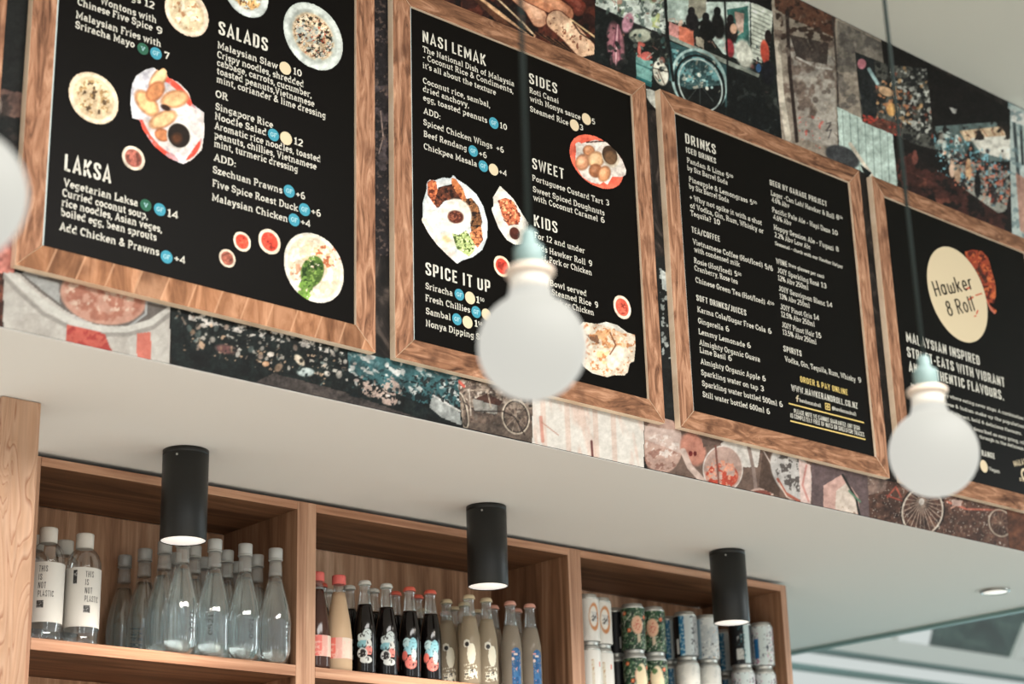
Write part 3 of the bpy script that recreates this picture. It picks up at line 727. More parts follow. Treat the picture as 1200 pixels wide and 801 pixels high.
# ---- board with laksa and salads
b = BD[1]
HS, TS, SS = 0.0300, 0.0158, 0.0100
words(b, 'item_text', [('gs', 153.5, .5, 165, 4.2), ('12', 169.2, 7.3, 180.8, 10.2)], TS, bold=1.12)
words(b, 'item_text', [('Wontons with', 117.5, 4, 183, 27.5), ('Chinese Five Spice', 90.8, 5, 178.7, 36.7), ('9', 183, 38.3, 190, 40.8)], TS, bold=1.12)
words(b, 'item_text', [('Malaysian Fries with', 89.2, 20, 188.3, 56.3), ('Sriracha Mayo', 88.3, 31.7, 157.5, 57), ('7', 192.5, 68.5, 198.6, 70.5)], TS, bold=1.12)
badge(b, 'V', 167.5, 57.2, 6.6); badge(b, 'GF', 182.8, 62.5, 6.8)
words(b, 'heading_text', [('SALADS', 256, 40.6, 313.7, 59.4)], HS, 'sans', 1.25)
words(b, 'item_text', [('Malaysian Slaw', 255.1, 56.8, 325.6, 80.8), ('10', 343.7, 86.9, 353.5, 90), ('Crispy noodles, shredded', 254.6, 67.3, 355.6, 102.3), ('cabbage, carrots, cucumber,', 254.2, 77.8, 365, 113.6), ('toasted peanuts,Vietnamese', 254.2, 87.4, 368.4, 124.5), ('mint, coriander & lime dressing', 253.9, 97.9, 381.5, 137.6)], TS, bold=1.05)
badge(b, '', 334.3, 79.9, 6.8)
words(b, 'item_text', [('OR', 252.5, 113.6, 267, 117.9)], TS, bold=1.05)
words(b, 'item_text', [('Singapore Rice', 252.6, 129, 319.9, 149.6), ('Noodle Salad', 252, 140, 311.9, 158.6), ('12', 344.5, 168.8, 354.9, 171.8), ('Aromatic rice noodles, toasted', 251.4, 152, 375.3, 188.9), ('peanuts, chillies, Vietnamese', 251.4, 163, 370.9, 197.5), ('mint, turmeric dressing', 251, 172.9, 348.9, 200.9)], TS, bold=1.05)
badge(b, 'GF', 320.5, 158, 6.5); badge(b, '', 335.3, 162, 7)
words(b, 'item_text', [('ADD:', 250.4, 188.5, 276, 194.9)], TS, bold=1.05)
words(b, 'item_text', [('Szechuan Prawns', 249.4, 202.9, 330.9, 226.3), ('+6', 346.9, 231, 357.5, 233.9)], TS, bold=1.05); badge(b, 'GF', 338.9, 223.9, 6.5)
words(b, 'item_text', [('Five Spice Roast Duck', 249, 219.3, 349.3, 246.9), ('+6', 364.9, 251.2, 375.9, 254.2)], TS, bold=1.05); badge(b, 'GF', 356.9, 245.5, 6.5)
words(b, 'item_text', [('Malaysian Chicken', 248.6, 235.5, 336.9, 259.5), ('+4', 352.5, 263.5, 363.5, 266.4)], TS, bold=1.05); badge(b, 'GF', 344.7, 257.5, 6.5)
words(b, 'heading_text', [('LAKSA', 75.4, 199, 130.2, 215.3)], 0.0335, 'sans', 1.25)
words(b, 'item_text', [('Vegetarian Laksa', 74.4, 217, 161.5, 242.9), ('14', 195.9, 253.3, 208.3, 256.8), ('Curried coconut soup,', 73, 229, 173, 257.5), ('rice noodles, Asian veges,', 72.4, 240, 189.5, 273.4), ('boiled egg, bean sprouts', 71.4, 252.3, 183.3, 282.3)], TS, bold=1.12)
badge(b, 'V', 170.9, 240.3, 6.6); badge(b, 'GF', 187.3, 245.3, 6.9)
words(b, 'item_text', [('Add Chicken & Prawns', 69.6, 268.9, 186.5, 299.9), ('+4', 204.3, 306.3, 216.8, 309.5)], TS, bold=1.12); badge(b, 'GF', 195.3, 300.9, 7)

# ---- board with nasi lemak
b = BD[2]
TS = 0.0152; HS = 0.0285
words(b, 'heading_text', [('NASI LEMAK', 495.4, 48.7, 569.7, 77.6)], HS, 'sans', 1.1)
words(b, 'item_text', [('The National Dish of Malaysia', 495.4, 60.4, 602.6, 101.6), ('- Coconut Rice & Condiments,', 495.7, 69, 601.5, 110.3), ("it's all about the texture", 495.7, 79.3, 581.3, 112)], TS)
words(b, 'item_text', [('Coconut rice, sambal,', 495.7, 97.3, 574.3, 126.4), ('dried anchovy,', 495.7, 106, 549.6, 127.4), ('egg, toasted peanuts', 496, 117.6, 570.9, 144.1), ('10', 586, 149.8, 594.2, 152.8)], TS)
badge(b, 'GF', 578.7, 144.1, 5.4)
words(b, 'item_text', [('ADD:', 496.3, 133.4, 515.9, 139.2)], TS)
words(b, 'item_text', [('Spiced Chicken Wings', 496.3, 146.4, 577, 174.2), ('+6', 581.8, 176.3, 590.4, 179.5)], TS)
words(b, 'item_text', [('Beef Rendang', 496.7, 159.7, 547, 177.3), ('+6', 561.6, 182.8, 570.4, 185.8)], TS); badge(b, 'GF', 554.5, 176.9, 5.4)
words(b, 'item_text', [('Chickpea Masala', 496.7, 174.6, 558.9, 195.4), ('+4', 585, 204, 593.8, 207)], TS); badge(b, 'GF', 566.3, 194.5, 5.4); badge(b, '', 578.4, 198.6, 5.5)
words(b, 'heading_text', [('SPICE IT UP', 498.8, 321.8, 574.6, 342.7)], 0.0290, 'sans', 1.15)
words(b, 'item_text', [('Sriracha', 498.8, 338.7, 530.4, 346.6), ('1', 558, 354.3, 562, 355.4), ('50', 562.6, 352.4, 567.4, 353.8, 0.0085)], TS); badge(b, 'GF', 538.3, 345.1, 5.5); badge(b, '', 550.9, 348.9, 5.9)
words(b, 'item_text', [('Fresh Chillies', 498.8, 352.9, 550.9, 366)], TS); badge(b, 'GF', 558, 365.4, 5.5); badge(b, '', 570, 368.4, 5.5)
words(b, 'item_text', [('Sambal', 499.2, 367.9, 528, 375), ('1', 555.9, 382, 559.8, 383.1), ('50', 560.3, 380.4, 565, 381.6, 0.0085)], TS); badge(b, 'GF', 535.5, 373.9, 5.5); badge(b, '', 547.9, 377.3, 5.8)
words(b, 'item_text', [('Nonya Dipping Sauce', 499.2, 382, 579.4, 402.8)], TS)
words(b, 'heading_text', [('SIDES', 620.3, 98.2, 653, 109.1)], 0.0275, 'sans', 1.1)
words(b, 'item_text', [('Roti Canai', 620.7, 108.9, 654.6, 121.1), ('with Nonya sauce', 621, 118.8, 680.5, 140), ('5', 693.8, 144.9, 697.5, 146.4)], TS); badge(b, '', 687.2, 139.4, 5.2)
words(b, 'item_text', [('Steamed Rice', 621.3, 130.4, 666.3, 147.2), ('3', 679.6, 151.7, 683.5, 153.2)], TS); badge(b, '', 673.2, 146.6, 5.2)
words(b, 'heading_text', [('SWEET', 624, 197.7, 660.9, 209.6)], 0.0275, 'sans', 1.1)
words(b, 'item_text', [('Portuguese Custard Tart', 624, 212, 706.7, 239), ('3', 710.3, 240, 714, 241.2)], TS)
words(b, 'item_text', [('Sweet Spiced Doughnuts', 624.7, 225.3, 708.4, 252), ('with Coconut Caramel', 625, 234.9, 700.4, 258.9), ('6', 704.3, 260.2, 708.7, 261.6)], TS)
words(b, 'heading_text', [('KIDS', 626, 265, 653.3, 272.9)], 0.0285, 'sans', 1.1)
words(b, 'item_text', [('For 12 and under', 626.5, 279.3, 685.5, 296.4)], TS)
words(b, 'item_text', [('Kids Hawker Roll', 626.5, 291.7, 686, 310.2), ('9', 690, 311.2, 694, 312.4), ('Beef, Pork or Chicken', 626.8, 302.4, 693.4, 322.5)], TS)
words(b, 'item_text', [('Rice Bowl served', 627, 329.5, 687.3, 346.9), ('with Steamed Rice', 628, 339.9, 693.1, 358.6), ('9', 697.2, 359.6, 701, 361), ('Beef, Pork or Chicken', 628, 350, 695.9, 369.6)], TS)

# ---- drinks board
b = BD[3]
TS = 0.0148; H2 = 0.0158
words(b, 'heading_text', [('DRINKS', 803.5, 167.5, 839, 180.8)], 0.0275, 'sans', 1.05)
words(b, 'subheading_text', [('ICED DRINKS', 804.2, 178.5, 839.2, 191.7)], H2, 'sans', 1.05)
words(b, 'item_text', [('Pandan & Lime', 805.3, 190.5, 848.7, 206.5), ('5', 851.3, 208, 854.3, 209.1), ('50', 854.9, 207, 859, 208.5, .008), ('by Six Barrel Soda', 805.5, 199, 852.8, 216.8)], TS, bold=.98)
words(b, 'item_text', [('Pineapple & Lemongrass', 807.6, 212.2, 876.1, 237.9), ('5', 879.3, 239.2, 882.2, 240.3), ('50', 882.7, 238, 886.9, 239.5, .008), ('by Six Barrel Soda', 807.6, 220.3, 854.2, 238.1)], TS, bold=.98)
words(b, 'item_text', [('+ Why not spike it with a shot', 808.5, 233.6, 892.8, 263.9), ('of Vodka, Gin, Rum, Whisky or', 809, 243.4, 895, 273.5), ('Tequila?', 809.3, 252.1, 833.4, 260.2), ('10', 836.8, 261.4, 843.9, 263.7)], TS, bold=.98)
words(b, 'subheading_text', [('TEA/COFFEE', 810.7, 271.6, 843.7, 283.6)], H2, 'sans', 1.05)
words(b, 'item_text', [('Vietnamese Coffee (Hot/Iced)', 811.9, 285, 893.7, 313.8), ('5/6', 896.5, 314.7, 905.9, 317.8), ('with condensed milk', 813.5, 294.7, 867.1, 312.7)], TS, bold=.98)
words(b, 'item_text', [('Rosie (Hot/Iced)', 813.5, 307.4, 857.7, 322.6), ('5', 861, 323.2, 864.2, 324.2), ('50', 864.7, 322, 868.8, 323.4, .008), ('Cranberry, Rose tea', 814.1, 316.4, 864.7, 333.2)], TS, bold=.98)
words(b, 'item_text', [('Chinese Green Tea (Hot/Iced)', 815.2, 329.9, 896.5, 357), ('4', 899.2, 357, 902.3, 358), ('50', 902.8, 356.3, 907.1, 357.7, .008)], TS, bold=.98)
words(b, 'subheading_text', [('SOFT DRINKS/JUICES', 816.3, 351.8, 874.6, 369.8)], H2, 'sans', 1.05)
for t in ([('Karma Cola/Sugar Free Cola', 817.5, 365, 897.4, 389.5), ('6', 900.4, 390.2, 904.2, 391.3)],
          [('Gingerella', 818.2, 378.2, 847.7, 387.2), ('6', 850.7, 387.6, 854.7, 388.8)],
          [('Lemmy Lemonade', 818.9, 391, 873.2, 407), ('6', 875.9, 407, 879.9, 408.2)],
          [('Almighty Organic Guava', 819.7, 403.7, 890.7, 424), ('Lime Basil', 820.3, 412.7, 850.4, 421.4), ('6', 853.7, 422, 857.7, 423.2)],
          [('Almighty Organic Apple', 821.2, 425.9, 890.8, 445.4), ('6', 893.7, 445.8, 897.4, 446.9)],
          [('Sparkling water on tap', 821.9, 438.9, 888.4, 457.2), ('3', 891.6, 457.6, 895.3, 458.7)],
          [('Sparkling water bottled 500ml', 823, 451.6, 910.6, 475.5), ('6', 913.6, 476, 917.4, 477.1)],
          [('Still water bottled 600ml', 823.7, 464.4, 895.6, 483.8), ('6', 898.6, 484.3, 902.4, 485.4)]):
    words(b, 'item_text', t, TS, bold=.98)
words(b, 'subheading_text', [('BEER BY GARAGE PROJECT', 902.5, 217.2, 969, 241.4)], H2, 'sans', 1.05)
words(b, 'item_text', [('Lager -Can Lah! Hawker & Roll', 903.7, 229, 977.6, 256), ('8', 980.3, 256.6, 983.4, 257.7), ('50', 983.9, 255.6, 987.4, 256.8, .008), ('4.6% Abv', 904.4, 236.5, 925, 244)], TS, bold=.98)
words(b, 'item_text', [('Pacific Pale Ale - Hapi Daze', 905.2, 248.7, 973, 272.8), ('10', 975.5, 273.9, 981.8, 276), ('4.6% Abv', 906.2, 256.8, 927.5, 264.5)], TS, bold=.98)
words(b, 'item_text', [('Hoppy Session Ale - Fugazi', 907.1, 269.3, 976.8, 293), ('8', 979.9, 293.9, 983, 295), ('2.2% Abv Low Alc', 907.7, 277.4, 949.9, 292.4)], TS, bold=.98)
words(b, 'item_text', [('Seasonal - check with our Hawker Helper', 908.5, 287.1, 987.9, 314.3)], 0.0105, bold=1.15)
words(b, 'subheading_text', [('WINE', 909.6, 308.5, 922.7, 312.8)], H2, 'sans', 1.05)
words(b, 'item_text', [('(two glasses per can)', 924.5, 312.4, 965.7, 326)], 0.011, bold=1.12)
for t in ([('JOIY Sparkling Rosé', 911.3, 319.5, 960, 335.3), ('13', 962.5, 336.2, 968.7, 338), ('12% Abv 250ml', 912.1, 328.5, 947.1, 339.5)],
          [('JOIY Sauvignon Blanc', 912.8, 340.8, 966.9, 358), ('14', 969.1, 358.6, 975.5, 360.5), ('13% Abv 250ml', 914, 349.8, 948.8, 360.6)],
          [('JOIY Pinot Gris', 914.8, 362.1, 951.5, 373.4), ('14', 953.8, 373.7, 960, 375.6), ('12.5% Abv 250ml', 915.8, 371, 954.7, 382.5)],
          [('JOIY Pinot Noir', 916.5, 383.4, 954.3, 394.2), ('15', 956.3, 394.7, 962.5, 396.5), ('13.5% Abv 250ml', 917.6, 391.9, 956.7, 403.3)]):
    words(b, 'item_text', t, TS, bold=.98)
words(b, 'subheading_text', [('SPIRITS', 918.5, 411.5, 939.5, 417.3)], H2, 'sans', 1.05)
words(b, 'item_text', [('Vodka, Gin, Tequila, Rum, Whisky', 920, 423.5, 1002.8, 447), ('9', 1005.8, 447.6, 1009.2, 448.6)], TS, bold=.98)
o = words(b, 'subheading_text', [('ORDER & PAY ONLINE', 938.2, 447.5, 993.5, 462.5)], H2, 'sans', 1.05, 'yellow_ink'); o['label'] = 'yellow ordering line'
words(b, 'subheading_text', [('WWW.HAWKERANDROLL.CO.NZ', 927.8, 458, 1005.3, 478.4)], 0.0168, 'sans', 1.05)
words(b, 'note_text', [('hawkerandroll', 937.2, 470.6, 962.1, 477.3), ('@hawkerandroll', 975.2, 479.6, 1003.1, 487.2)], 0.0105, bold=1.15)
# the two little emblems: a letter f and a camera outline
def strokes(b, name, polys, mat, w, y=TY):
    V, F = [], []
    for pl in polys: ribbon([(on_y(px, py, y)[0], on_y(px, py, y)[2]) for px, py in pl], w, V, F)
    o = b.location
    return mesh(name, [(v[0]-o[0], y-o[1], v[1]-o[2]) for v in V], F, M[mat], b)
o = strokes(b, 'emblem', [[(934.3, 470.5), (934.2, 464.3), (935.6, 463.2)], [(932.6, 465.9), (935.9, 466.8)]], 'cream', 0.0030); o['label'] = 'small white letter emblem'
o = strokes(b, 'emblem', [[(967.2, 472.2), (972.2, 473.6), (972.6, 480.2), (967.6, 478.8), (967.2, 472.2)], [(969.9, 474.7), (971.2, 476.3), (970.0, 477.8), (968.6, 476.1), (969.9, 474.7)]], 'yellow_ink', 0.0024); o['label'] = 'small yellow camera outline emblem'
strokes(b, 'rule_line', [[(924.3, 472.4), (1012.5, 495)]], 'yellow_ink', 0.0032)
strokes(b, 'rule_line', [[(926.1, 492.8), (1014.3, 514.7)]], 'yellow_ink', 0.0032)
words(b, 'note_text', [('PLEASE NOTE WE CANNOT GUARANTEE ANY DISH', 930.8, 484.4, 1007.5, 503.6), ('IS COMPLETELY FREE OF NUTS OR SHELLFISH TRACES', 926.6, 489.4, 1012.9, 511.2)], 0.0120, 'sans', 1.05)

# ---- round-sign board
b = BD[4]
words(b, 'heading_text', [('MALAYSIAN INSPIRED', 1062.4, 398.8, 1148.6, 429), ('STREET-EATS WITH VIBRANT', 1063.5, 417.1, 1177.7, 453.8), ('AND AUTHENTIC FLAVOURS.', 1065.4, 434.6, 1176.6, 469.2)], 0.0290, 'sans', 1.2)
words(b, 'item_text', [('Malaysia, a country where eating never stops. A combination', 1067.9, 453, 1199.7, 491.6), ('the Malay, Chinese & Indian make up the population', 1069, 464.5, 1200.6, 500.3), ('The melting pot of vibrant, bold & delicious flavours.', 1070.6, 475, 1197, 508)], 0.0108, bold=1.12)
words(b, 'item_text', [('described as easy going, vibr', 1141, 504.5, 1204, 521), ('through in the delicious fl', 1148, 514.2, 1203.5, 527.6)], 0.0108, bold=1.12)
words(b, 'subheading_text', [('RANGE', 1150.7, 533.5, 1166, 537.6)], 0.0165, 'sans', 1.25)
disc_mesh(b, 'dietary_badge', 1153, 546, 4.3, 'cream')
words(b, 'note_text', [('Vegan', 1159, 551, 1171.7, 554.2)], 0.011, bold=1.12)
words(b, 'subheading_text', [('MALAYSIAN', 1189, 546.5, 1213, 541)], 0.0165, 'sans', 1.2, 'cream', level=False)
disc_mesh(b, 'stamp_ring', 1201, 556, 4.3, 'cream', inner=0.62)
words(b, 'note_text', [('STREET', 1195, 563, 1212, 567)], 0.009, 'sans', 1.2, 'cream')
od, p, r = disc_mesh(b, 'sign_disc', 1122.4, 344.7, 32.8, 'cream', n=64); od['label'] = 'large cream sign disc'
o = words(b, 'sign_lettering', [('Hawker', 1096.8, 347.3, 1141.2, 338.6)], 0.0455, 'logo', 1.15, 'dark_ink', level=False, y=TY-0.0006)
o = words(b, 'sign_lettering', [('& Roll', 1111.8, 370.3, 1143, 363.8)], 0.0455, 'logo', 1.15, 'dark_ink', level=False, y=TY-0.0006)

# ---------------------------------------------------------------- food photographs printed on the boards
DY = TY+0.0002
def cr(x0, y0, k, pts): return [(x0+x/k, y0+y/k) for x, y in pts]
def around(cx, cy, hw, k=1.25):
    return [(cx-hw*k, cy-hw*k*1.45), (cx+hw*k, cy-hw*k*1.45), (cx+hw*k, cy+hw*k*1.45), (cx-hw*k, cy+hw*k*1.45)]
def circ_mask(P, cx, cy, hw):
    p = on_y(cx, cy, P.yp); r = abs(on_y(cx+hw, cy, P.yp)[0]-p[0])
    return np.hypot(P.WX-p[0], (P.WZ-p[2])/P.vz) <= r
def plate(b, cx, cy, hw, rim, fill, ink, k=0.80, res=0.0016, label=None, extra=None, seed=1):
    P = Print(around(cx, cy, hw), DY, res, rim, seed)
    P.cut(circ_mask(P, cx, cy, hw))
    P.disc(cx, cy, hw*0.94, tuple(min(255, c+12) for c in rim), soft=0.05)
    P.disc(cx, cy, hw*k, fill, soft=0.08)
    for (c, s, thr, kk) in ink:
        n = fbm(P.X/s+P.seed, P.Y/s+P.seed*1.7); P.seed += 5.3
        p = on_y(cx, cy, DY); r = abs(on_y(cx+hw*kk, cy, DY)[0]-p[0])
        e = np.clip((1-np.hypot(P.WX-p[0], P.WZ-p[2])/r)/0.12, 0, 1)
        P.put(np.clip((n-thr)/0.05, 0, 1)*e, c)
    if extra: extra(P)
    P.photo(.20, .25); P.grain(10, 1.8)
    o = P.build('dish_photo', b, org=b.location)
    if label: o['label'] = label
    return o
def pot(b, cx, cy, hw, col, label, rim=(206, 190, 170)):
    return plate(b, cx, cy, hw, rim, col, [(tuple(int(c*.72) for c in col), 4, .52, .66), (tuple(min(255, int(c*1.18)) for c in col), 3, .56, .66)], 0.74, 0.0012, label)
b = BD[1]
plate(b, 219, 15, 26, (226, 200, 176), (214, 192, 158), [((232, 214, 178), 8, .48, .74), ((176, 134, 100), 5, .60, .74), ((238, 226, 200), 6, .60, .7)], .80, label='beige bowl of dumpling soup')
plate(b, 288.7, -8, 26, (186, 192, 188), (186, 192, 188), [((196, 152, 100), 4, .44, .72), ((96, 70, 44), 3, .60, .7), ((226, 190, 140), 3, .58, .7)], .74, label='pale plate of fried noodles')
plate(b, 367.4, 42.4, 34.6, (184, 190, 184), (178, 184, 176), [((196, 172, 140), 6, .40, .74), ((52, 46, 34), 3.2, .50, .68), ((226, 206, 180), 2.6, .56, .72), ((170, 84, 62), 2.4, .68, .70)], .80, label='grey plate of shredded salad')
plate(b, 110, 114.8, 29.5, (222, 198, 170), (206, 182, 150), [((226, 206, 170), 8, .46, .78), ((92, 74, 54), 5.5, .60, .66), ((166, 136, 96), 4, .58, .74)], .82, label='beige bowl of mushroom soup')
pot(b, 156.4, 185.2, 13.6, (150, 92, 80), 'small pot of chopped brown garnish')
pot(b, 266.4, 302.5, 9.8, (160, 98, 82), 'smallest pot of brown garnish')
pot(b, 283.8, 283, 10.5, (216, 82, 64), 'small pot of red sauce')
pot(b, 315.9, 283, 13.2, (214, 78, 62), 'larger pot of sliced red chillies')
def coriander(P):
    P.blot_ell((236, 196, 160), 5, .50, 372, 300, 22, 16, 20)
    P.blot_ell((178, 106, 72), 3.5, .60, 385, 300, 16, 14, 20)
    P.blot_ell((196, 148, 120), 3.5, .56, 349, 317, 10, 12, 0)
    P.blot_ell((84, 108, 52), 6, .30, 366, 318, 14, 20, 15); P.blot_ell((130, 156, 84), 3, .60, 366, 318, 14, 20, 15); P.blot_ell((44, 66, 28), 4, .54, 366, 316, 12, 18, 15)
    P.blot_ell((118, 150, 74), 5, .34, 358, 338, 9, 16, 10); P.blot_ell((70, 96, 44), 3, .58, 358, 338, 9, 16, 10)
plate(b, 368.3, 313.5, 35, (208, 200, 186), (214, 196, 170), [((240, 226, 206), 8, .5, .85)], .88, label='white bowl of laksa topped with green coriander', extra=coriander)
# basket of rolls
out = cr(0, 0, 3.3375, [(515, 330), (532, 298), (568, 272), (600, 263), (622, 276), (640, 264), (654, 278), (655, 300), (700, 322), (740, 365), (752, 405), (798, 440), (801, 520), (790, 585), (755, 622), (715, 643), (660, 618), (600, 568), (558, 505), (546, 470), (516, 462), (508, 395)])
P = Print(out, DY, 0.0016, (206, 196, 190))
P.ringp(196.5, 137.5, 31, 52, 6.5, (228, 86, 70), -28)
P.poly(cr(0, 0, 3.3375, [(515, 330), (532, 298), (568, 272), (600, 263), (625, 300), (590, 400), (560, 470), (516, 462), (508, 395)]), (206, 204, 208)); P.blot((176, 172, 182), 9, .55, .7)
P.poly(cr(0, 0, 3.3375, [(600, 440), (690, 430), (735, 410), (798, 440), (801, 520), (750, 590), (715, 643), (640, 560), (610, 520)]), (214, 204, 200))
for (x, y, rx, ry, rot, c) in ((186, 92, 7, 15, 35, (232, 196, 150)), (172, 121, 9, 17, -40, (224, 176, 128)), (205, 116, 15, 9, -12, (228, 178, 132)), (182, 107, 12, 8, -50, (202, 138, 96)), (191, 140, 16, 8, -25, (230, 186, 140)), (190, 158, 8, 6, 30, (196, 130, 90))):
    P.ell(x, y, rx+1.2, ry+1.2, (136, 84, 58), rot, .25); P.ell(x, y, rx, ry, c, rot, .5)
P.ell(194, 126, 6, 3.2, (52, 34, 26), 25, .5)
P.ell(210, 159.5, 14.2, 16.6, (206, 200, 192), -25, .08); P.ell(209.6, 158.7, 12.6, 14.6, (36, 28, 22), -25, .1); P.ell(207, 162, 6, 6, (92, 58, 36), 0, .9)
P.photo(.20, .25)
o = P.build('dish_photo', b, org=b.location); o['label'] = 'red basket of spring rolls with dipping sauce'

b = BD[2]
V_ = lambda pts: cr(485, 195, 6.967, pts)
P = Print(V_([(70, 300), (100, 200), (105, 130), (135, 105), (170, 112), (240, 88), (300, 95), (322, 68), (350, 100), (430, 150), (510, 225), (570, 330), (605, 460), (600, 580), (560, 680), (480, 740), (400, 765), (352, 795), (270, 720), (190, 640), (120, 545), (60, 435), (72, 410)]), DY, 0.0015, (196, 202, 204))
P.ell(533.4, 256, 35, 46, (214, 216, 214), -22, .05)
P.poly(V_([(60, 435), (75, 410), (130, 470), (230, 620), (330, 690), (390, 755), (352, 795), (270, 720), (190, 640), (120, 545)]), (224, 210, 198))
def chunk(pts, c, dk, sc_=4): 
    P.poly(V_(pts), c); P.blot(dk, sc_, .52, 1, .06, V_(pts)); P.blot(tuple(min(255, int(k*1.35)) for k in c), sc_*.8, .62, 1, .06, V_(pts))
chunk([(110, 130), (140, 108), (180, 120), (190, 160), (200, 300), (190, 340), (150, 290), (110, 230)], (176, 100, 68), (96, 48, 32))
chunk([(200, 170), (320, 140), (400, 200), (430, 270), (330, 270), (250, 280), (200, 340), (165, 300)], (96, 56, 40), (46, 26, 20))
chunk([(310, 90), (340, 100), (400, 180), (430, 270), (400, 290), (340, 200), (305, 130)], (190, 118, 76), (128, 66, 40))
chunk([(400, 270), (470, 255), (530, 330), (560, 450), (550, 480), (470, 540), (455, 430)], (120, 84, 56), (44, 30, 24), 2.6)
chunk([(455, 540), (550, 480), (565, 600), (520, 665), (470, 600)], (196, 128, 88), (110, 60, 40), 2.6)
P.ell(534.5, 252.5, 18, 20, (228, 222, 208), -15, .12)
P.ell(534, 254, 9.4, 7.6, (84, 44, 34), 12, .25); P.blot_ell((140, 86, 66), 1.8, .55, 534, 254, 9, 7, 12)
P.ell(509.3, 257, 6.4, 12, (236, 226, 208), -32, .12); P.ell(524.5, 281, 11, 8.5, (236, 224, 204), 32, .12); P.ell(523, 280, 5, 3.6, (240, 206, 160), 30, .5)
chunk([(310, 540), (360, 560), (430, 520), (500, 640), (490, 690), (450, 735), (350, 670)], (176, 190, 130), (74, 92, 40), 2.6)
P.photo(.20, .25); P.grain(10, 1.8)
P.build('dish_photo', b, org=b.location)['label'] = 'large oval plate of nasi lemak with egg and cucumber'
q3 = lambda pts: cr(440, 200, 3.3375, pts)
P = Print(q3([(487, 58), (512, 82), (540, 110), (572, 165), (600, 207), (592, 255), (575, 288), (545, 290), (515, 272), (482, 225), (458, 165), (453, 148), (462, 138), (459, 105)]), DY, 0.0014, (222, 214, 202))
P.poly(q3([(480, 115), (510, 105), (540, 120), (566, 180), (560, 205), (520, 215), (495, 175)]), (196, 112, 80)); P.blot((120, 56, 38), 3.4, .55, 1, .06, q3([(478, 115), (510, 105), (545, 120), (570, 180), (560, 210), (515, 215), (490, 175)])); P.blot((236, 176, 130), 2.8, .60, 1, .06, q3([(480, 115), (510, 105), (540, 120), (566, 180), (555, 205), (520, 210), (495, 175)]))
P.ell(603.3, 273, 7.4, 9, (214, 204, 190), -20, .1); P.ell(603.1, 273.3, 5.9, 7.4, (82, 44, 34), -20, .12)
P.photo(.20, .25); P.grain(10, 1.8)
P.build('dish_photo', b, org=b.location)['label'] = 'oval basket of fried chicken pieces with sauce'
pot(b, 588.3, 311.8, 9.8, (206, 74, 60), 'small pot of red chilli sauce', (222, 200, 170))
pot(b, 729.1, 359.8, 10.2, (206, 92, 74), 'small oval pot of sliced chillies', (222, 196, 176))
q4 = lambda pts: cr(650, 140, 8.9, pts)
cx, cy, hw = 699.4, 189.4, 30.6
P = Print(around(cx, cy, hw, 1.4), DY, 0.0015, (226, 108, 86))
P.vz = 0.75
paper = q4([(215, 250), (250, 232), (280, 250), (420, 210), (540, 235), (640, 330), (705, 420), (748, 530), (740, 580), (700, 598), (600, 595), (575, 640), (550, 680), (510, 650), (470, 675), (380, 655), (290, 600), (235, 500), (215, 400), (225, 320)])
P.cut(circ_mask(P, cx, cy, hw) | inside(paper, P.X, P.Y))
P.disc(cx, cy, hw*.86, (206, 96, 76)); P.poly(paper, (214, 204, 194)); P.blot((190, 178, 170), 5, .54, .8, .06, paper)
for i in range(5): P.line(q4([(335+i*42, 238-i*3), (360+i*42, 232-i*2)]), 1.6, (60, 30, 24))
for (x, y, rx, ry, c) in ((690, 176.5, 6, 5.6, (190, 134, 98)), (682.5, 190, 7.2, 8.6, (196, 142, 110)), (698, 187, 8.6, 8.8, (214, 172, 132)), (698, 200, 7, 7, (150, 100, 70)), (708, 203.5, 6.4, 8.6, (198, 142, 104))):
    P.ell(x, y, rx+.8, ry+.8, (120, 78, 54), 20, .3); P.ell(x, y, rx, ry, c, 20, .45); P.ell(x-1.5, y-2, rx*.5, ry*.5, tuple(min(255, k+22) for k in c), 20, .9)
P.ell(715.5, 183.5, 9.6, 13.4, (198, 186, 168), -22, .08); P.ell(714.6, 181.5, 8.4, 11.4, (70, 52, 38), -22, .08); P.ell(715.5, 185, 6.6, 8, (118, 90, 66), -22, .5)
P.photo(.20, .25); P.grain(10, 1.8)
P.build('dish_photo', b, org=b.location)['label'] = 'coral basket of doughnuts with caramel'
q5 = lambda pts: cr(670, 340, 6.68, pts)
paper = q5([(92, 330), (95, 245), (200, 265), (300, 290), (430, 335), (498, 345), (500, 450), (490, 555), (455, 570), (440, 640), (410, 668), (330, 665), (270, 680), (160, 640), (100, 610), (60, 480)])
P = Print(q5([(40, 300), (92, 245), (200, 262), (270, 245), (350, 265), (430, 325), (498, 345), (500, 450), (490, 555), (455, 570), (440, 640), (410, 668), (330, 665), (270, 682), (160, 650), (95, 600), (40, 500)]), DY, 0.0015, (196, 190, 180))
P.poly(paper, (196, 182, 164))
P.poly(q5([(150, 350), (260, 310), (300, 300), (345, 420), (330, 490), (220, 440)]), (206, 160, 120)); P.poly(q5([(230, 430), (350, 490), (340, 600), (230, 570), (190, 500)]), (222, 182, 140)); P.poly(q5([(310, 300), (430, 350), (445, 430), (350, 480)]), (210, 172, 140)); P.poly(q5([(110, 345), (200, 350), (230, 430), (150, 390)]), (130, 96, 74))
P.blot((176, 118, 78), 4, .58, .9, .06, paper); P.blot((214, 200, 182), 5, .58, .8, .08, paper)
P.ell(721, 419, 9, 15, (224, 206, 188), 25, .3); P.line(q5([(300, 330), (345, 430), (300, 500)]), 1.6, (120, 84, 62))
P.photo(.20, .25); P.grain(10, 1.8)
P.build('dish_photo', b, org=b.location)['label'] = 'folded flatbread in paper on a round plate'
b = BD[4]
u4 = lambda pts: cr(1080, 280, 6.68, pts)
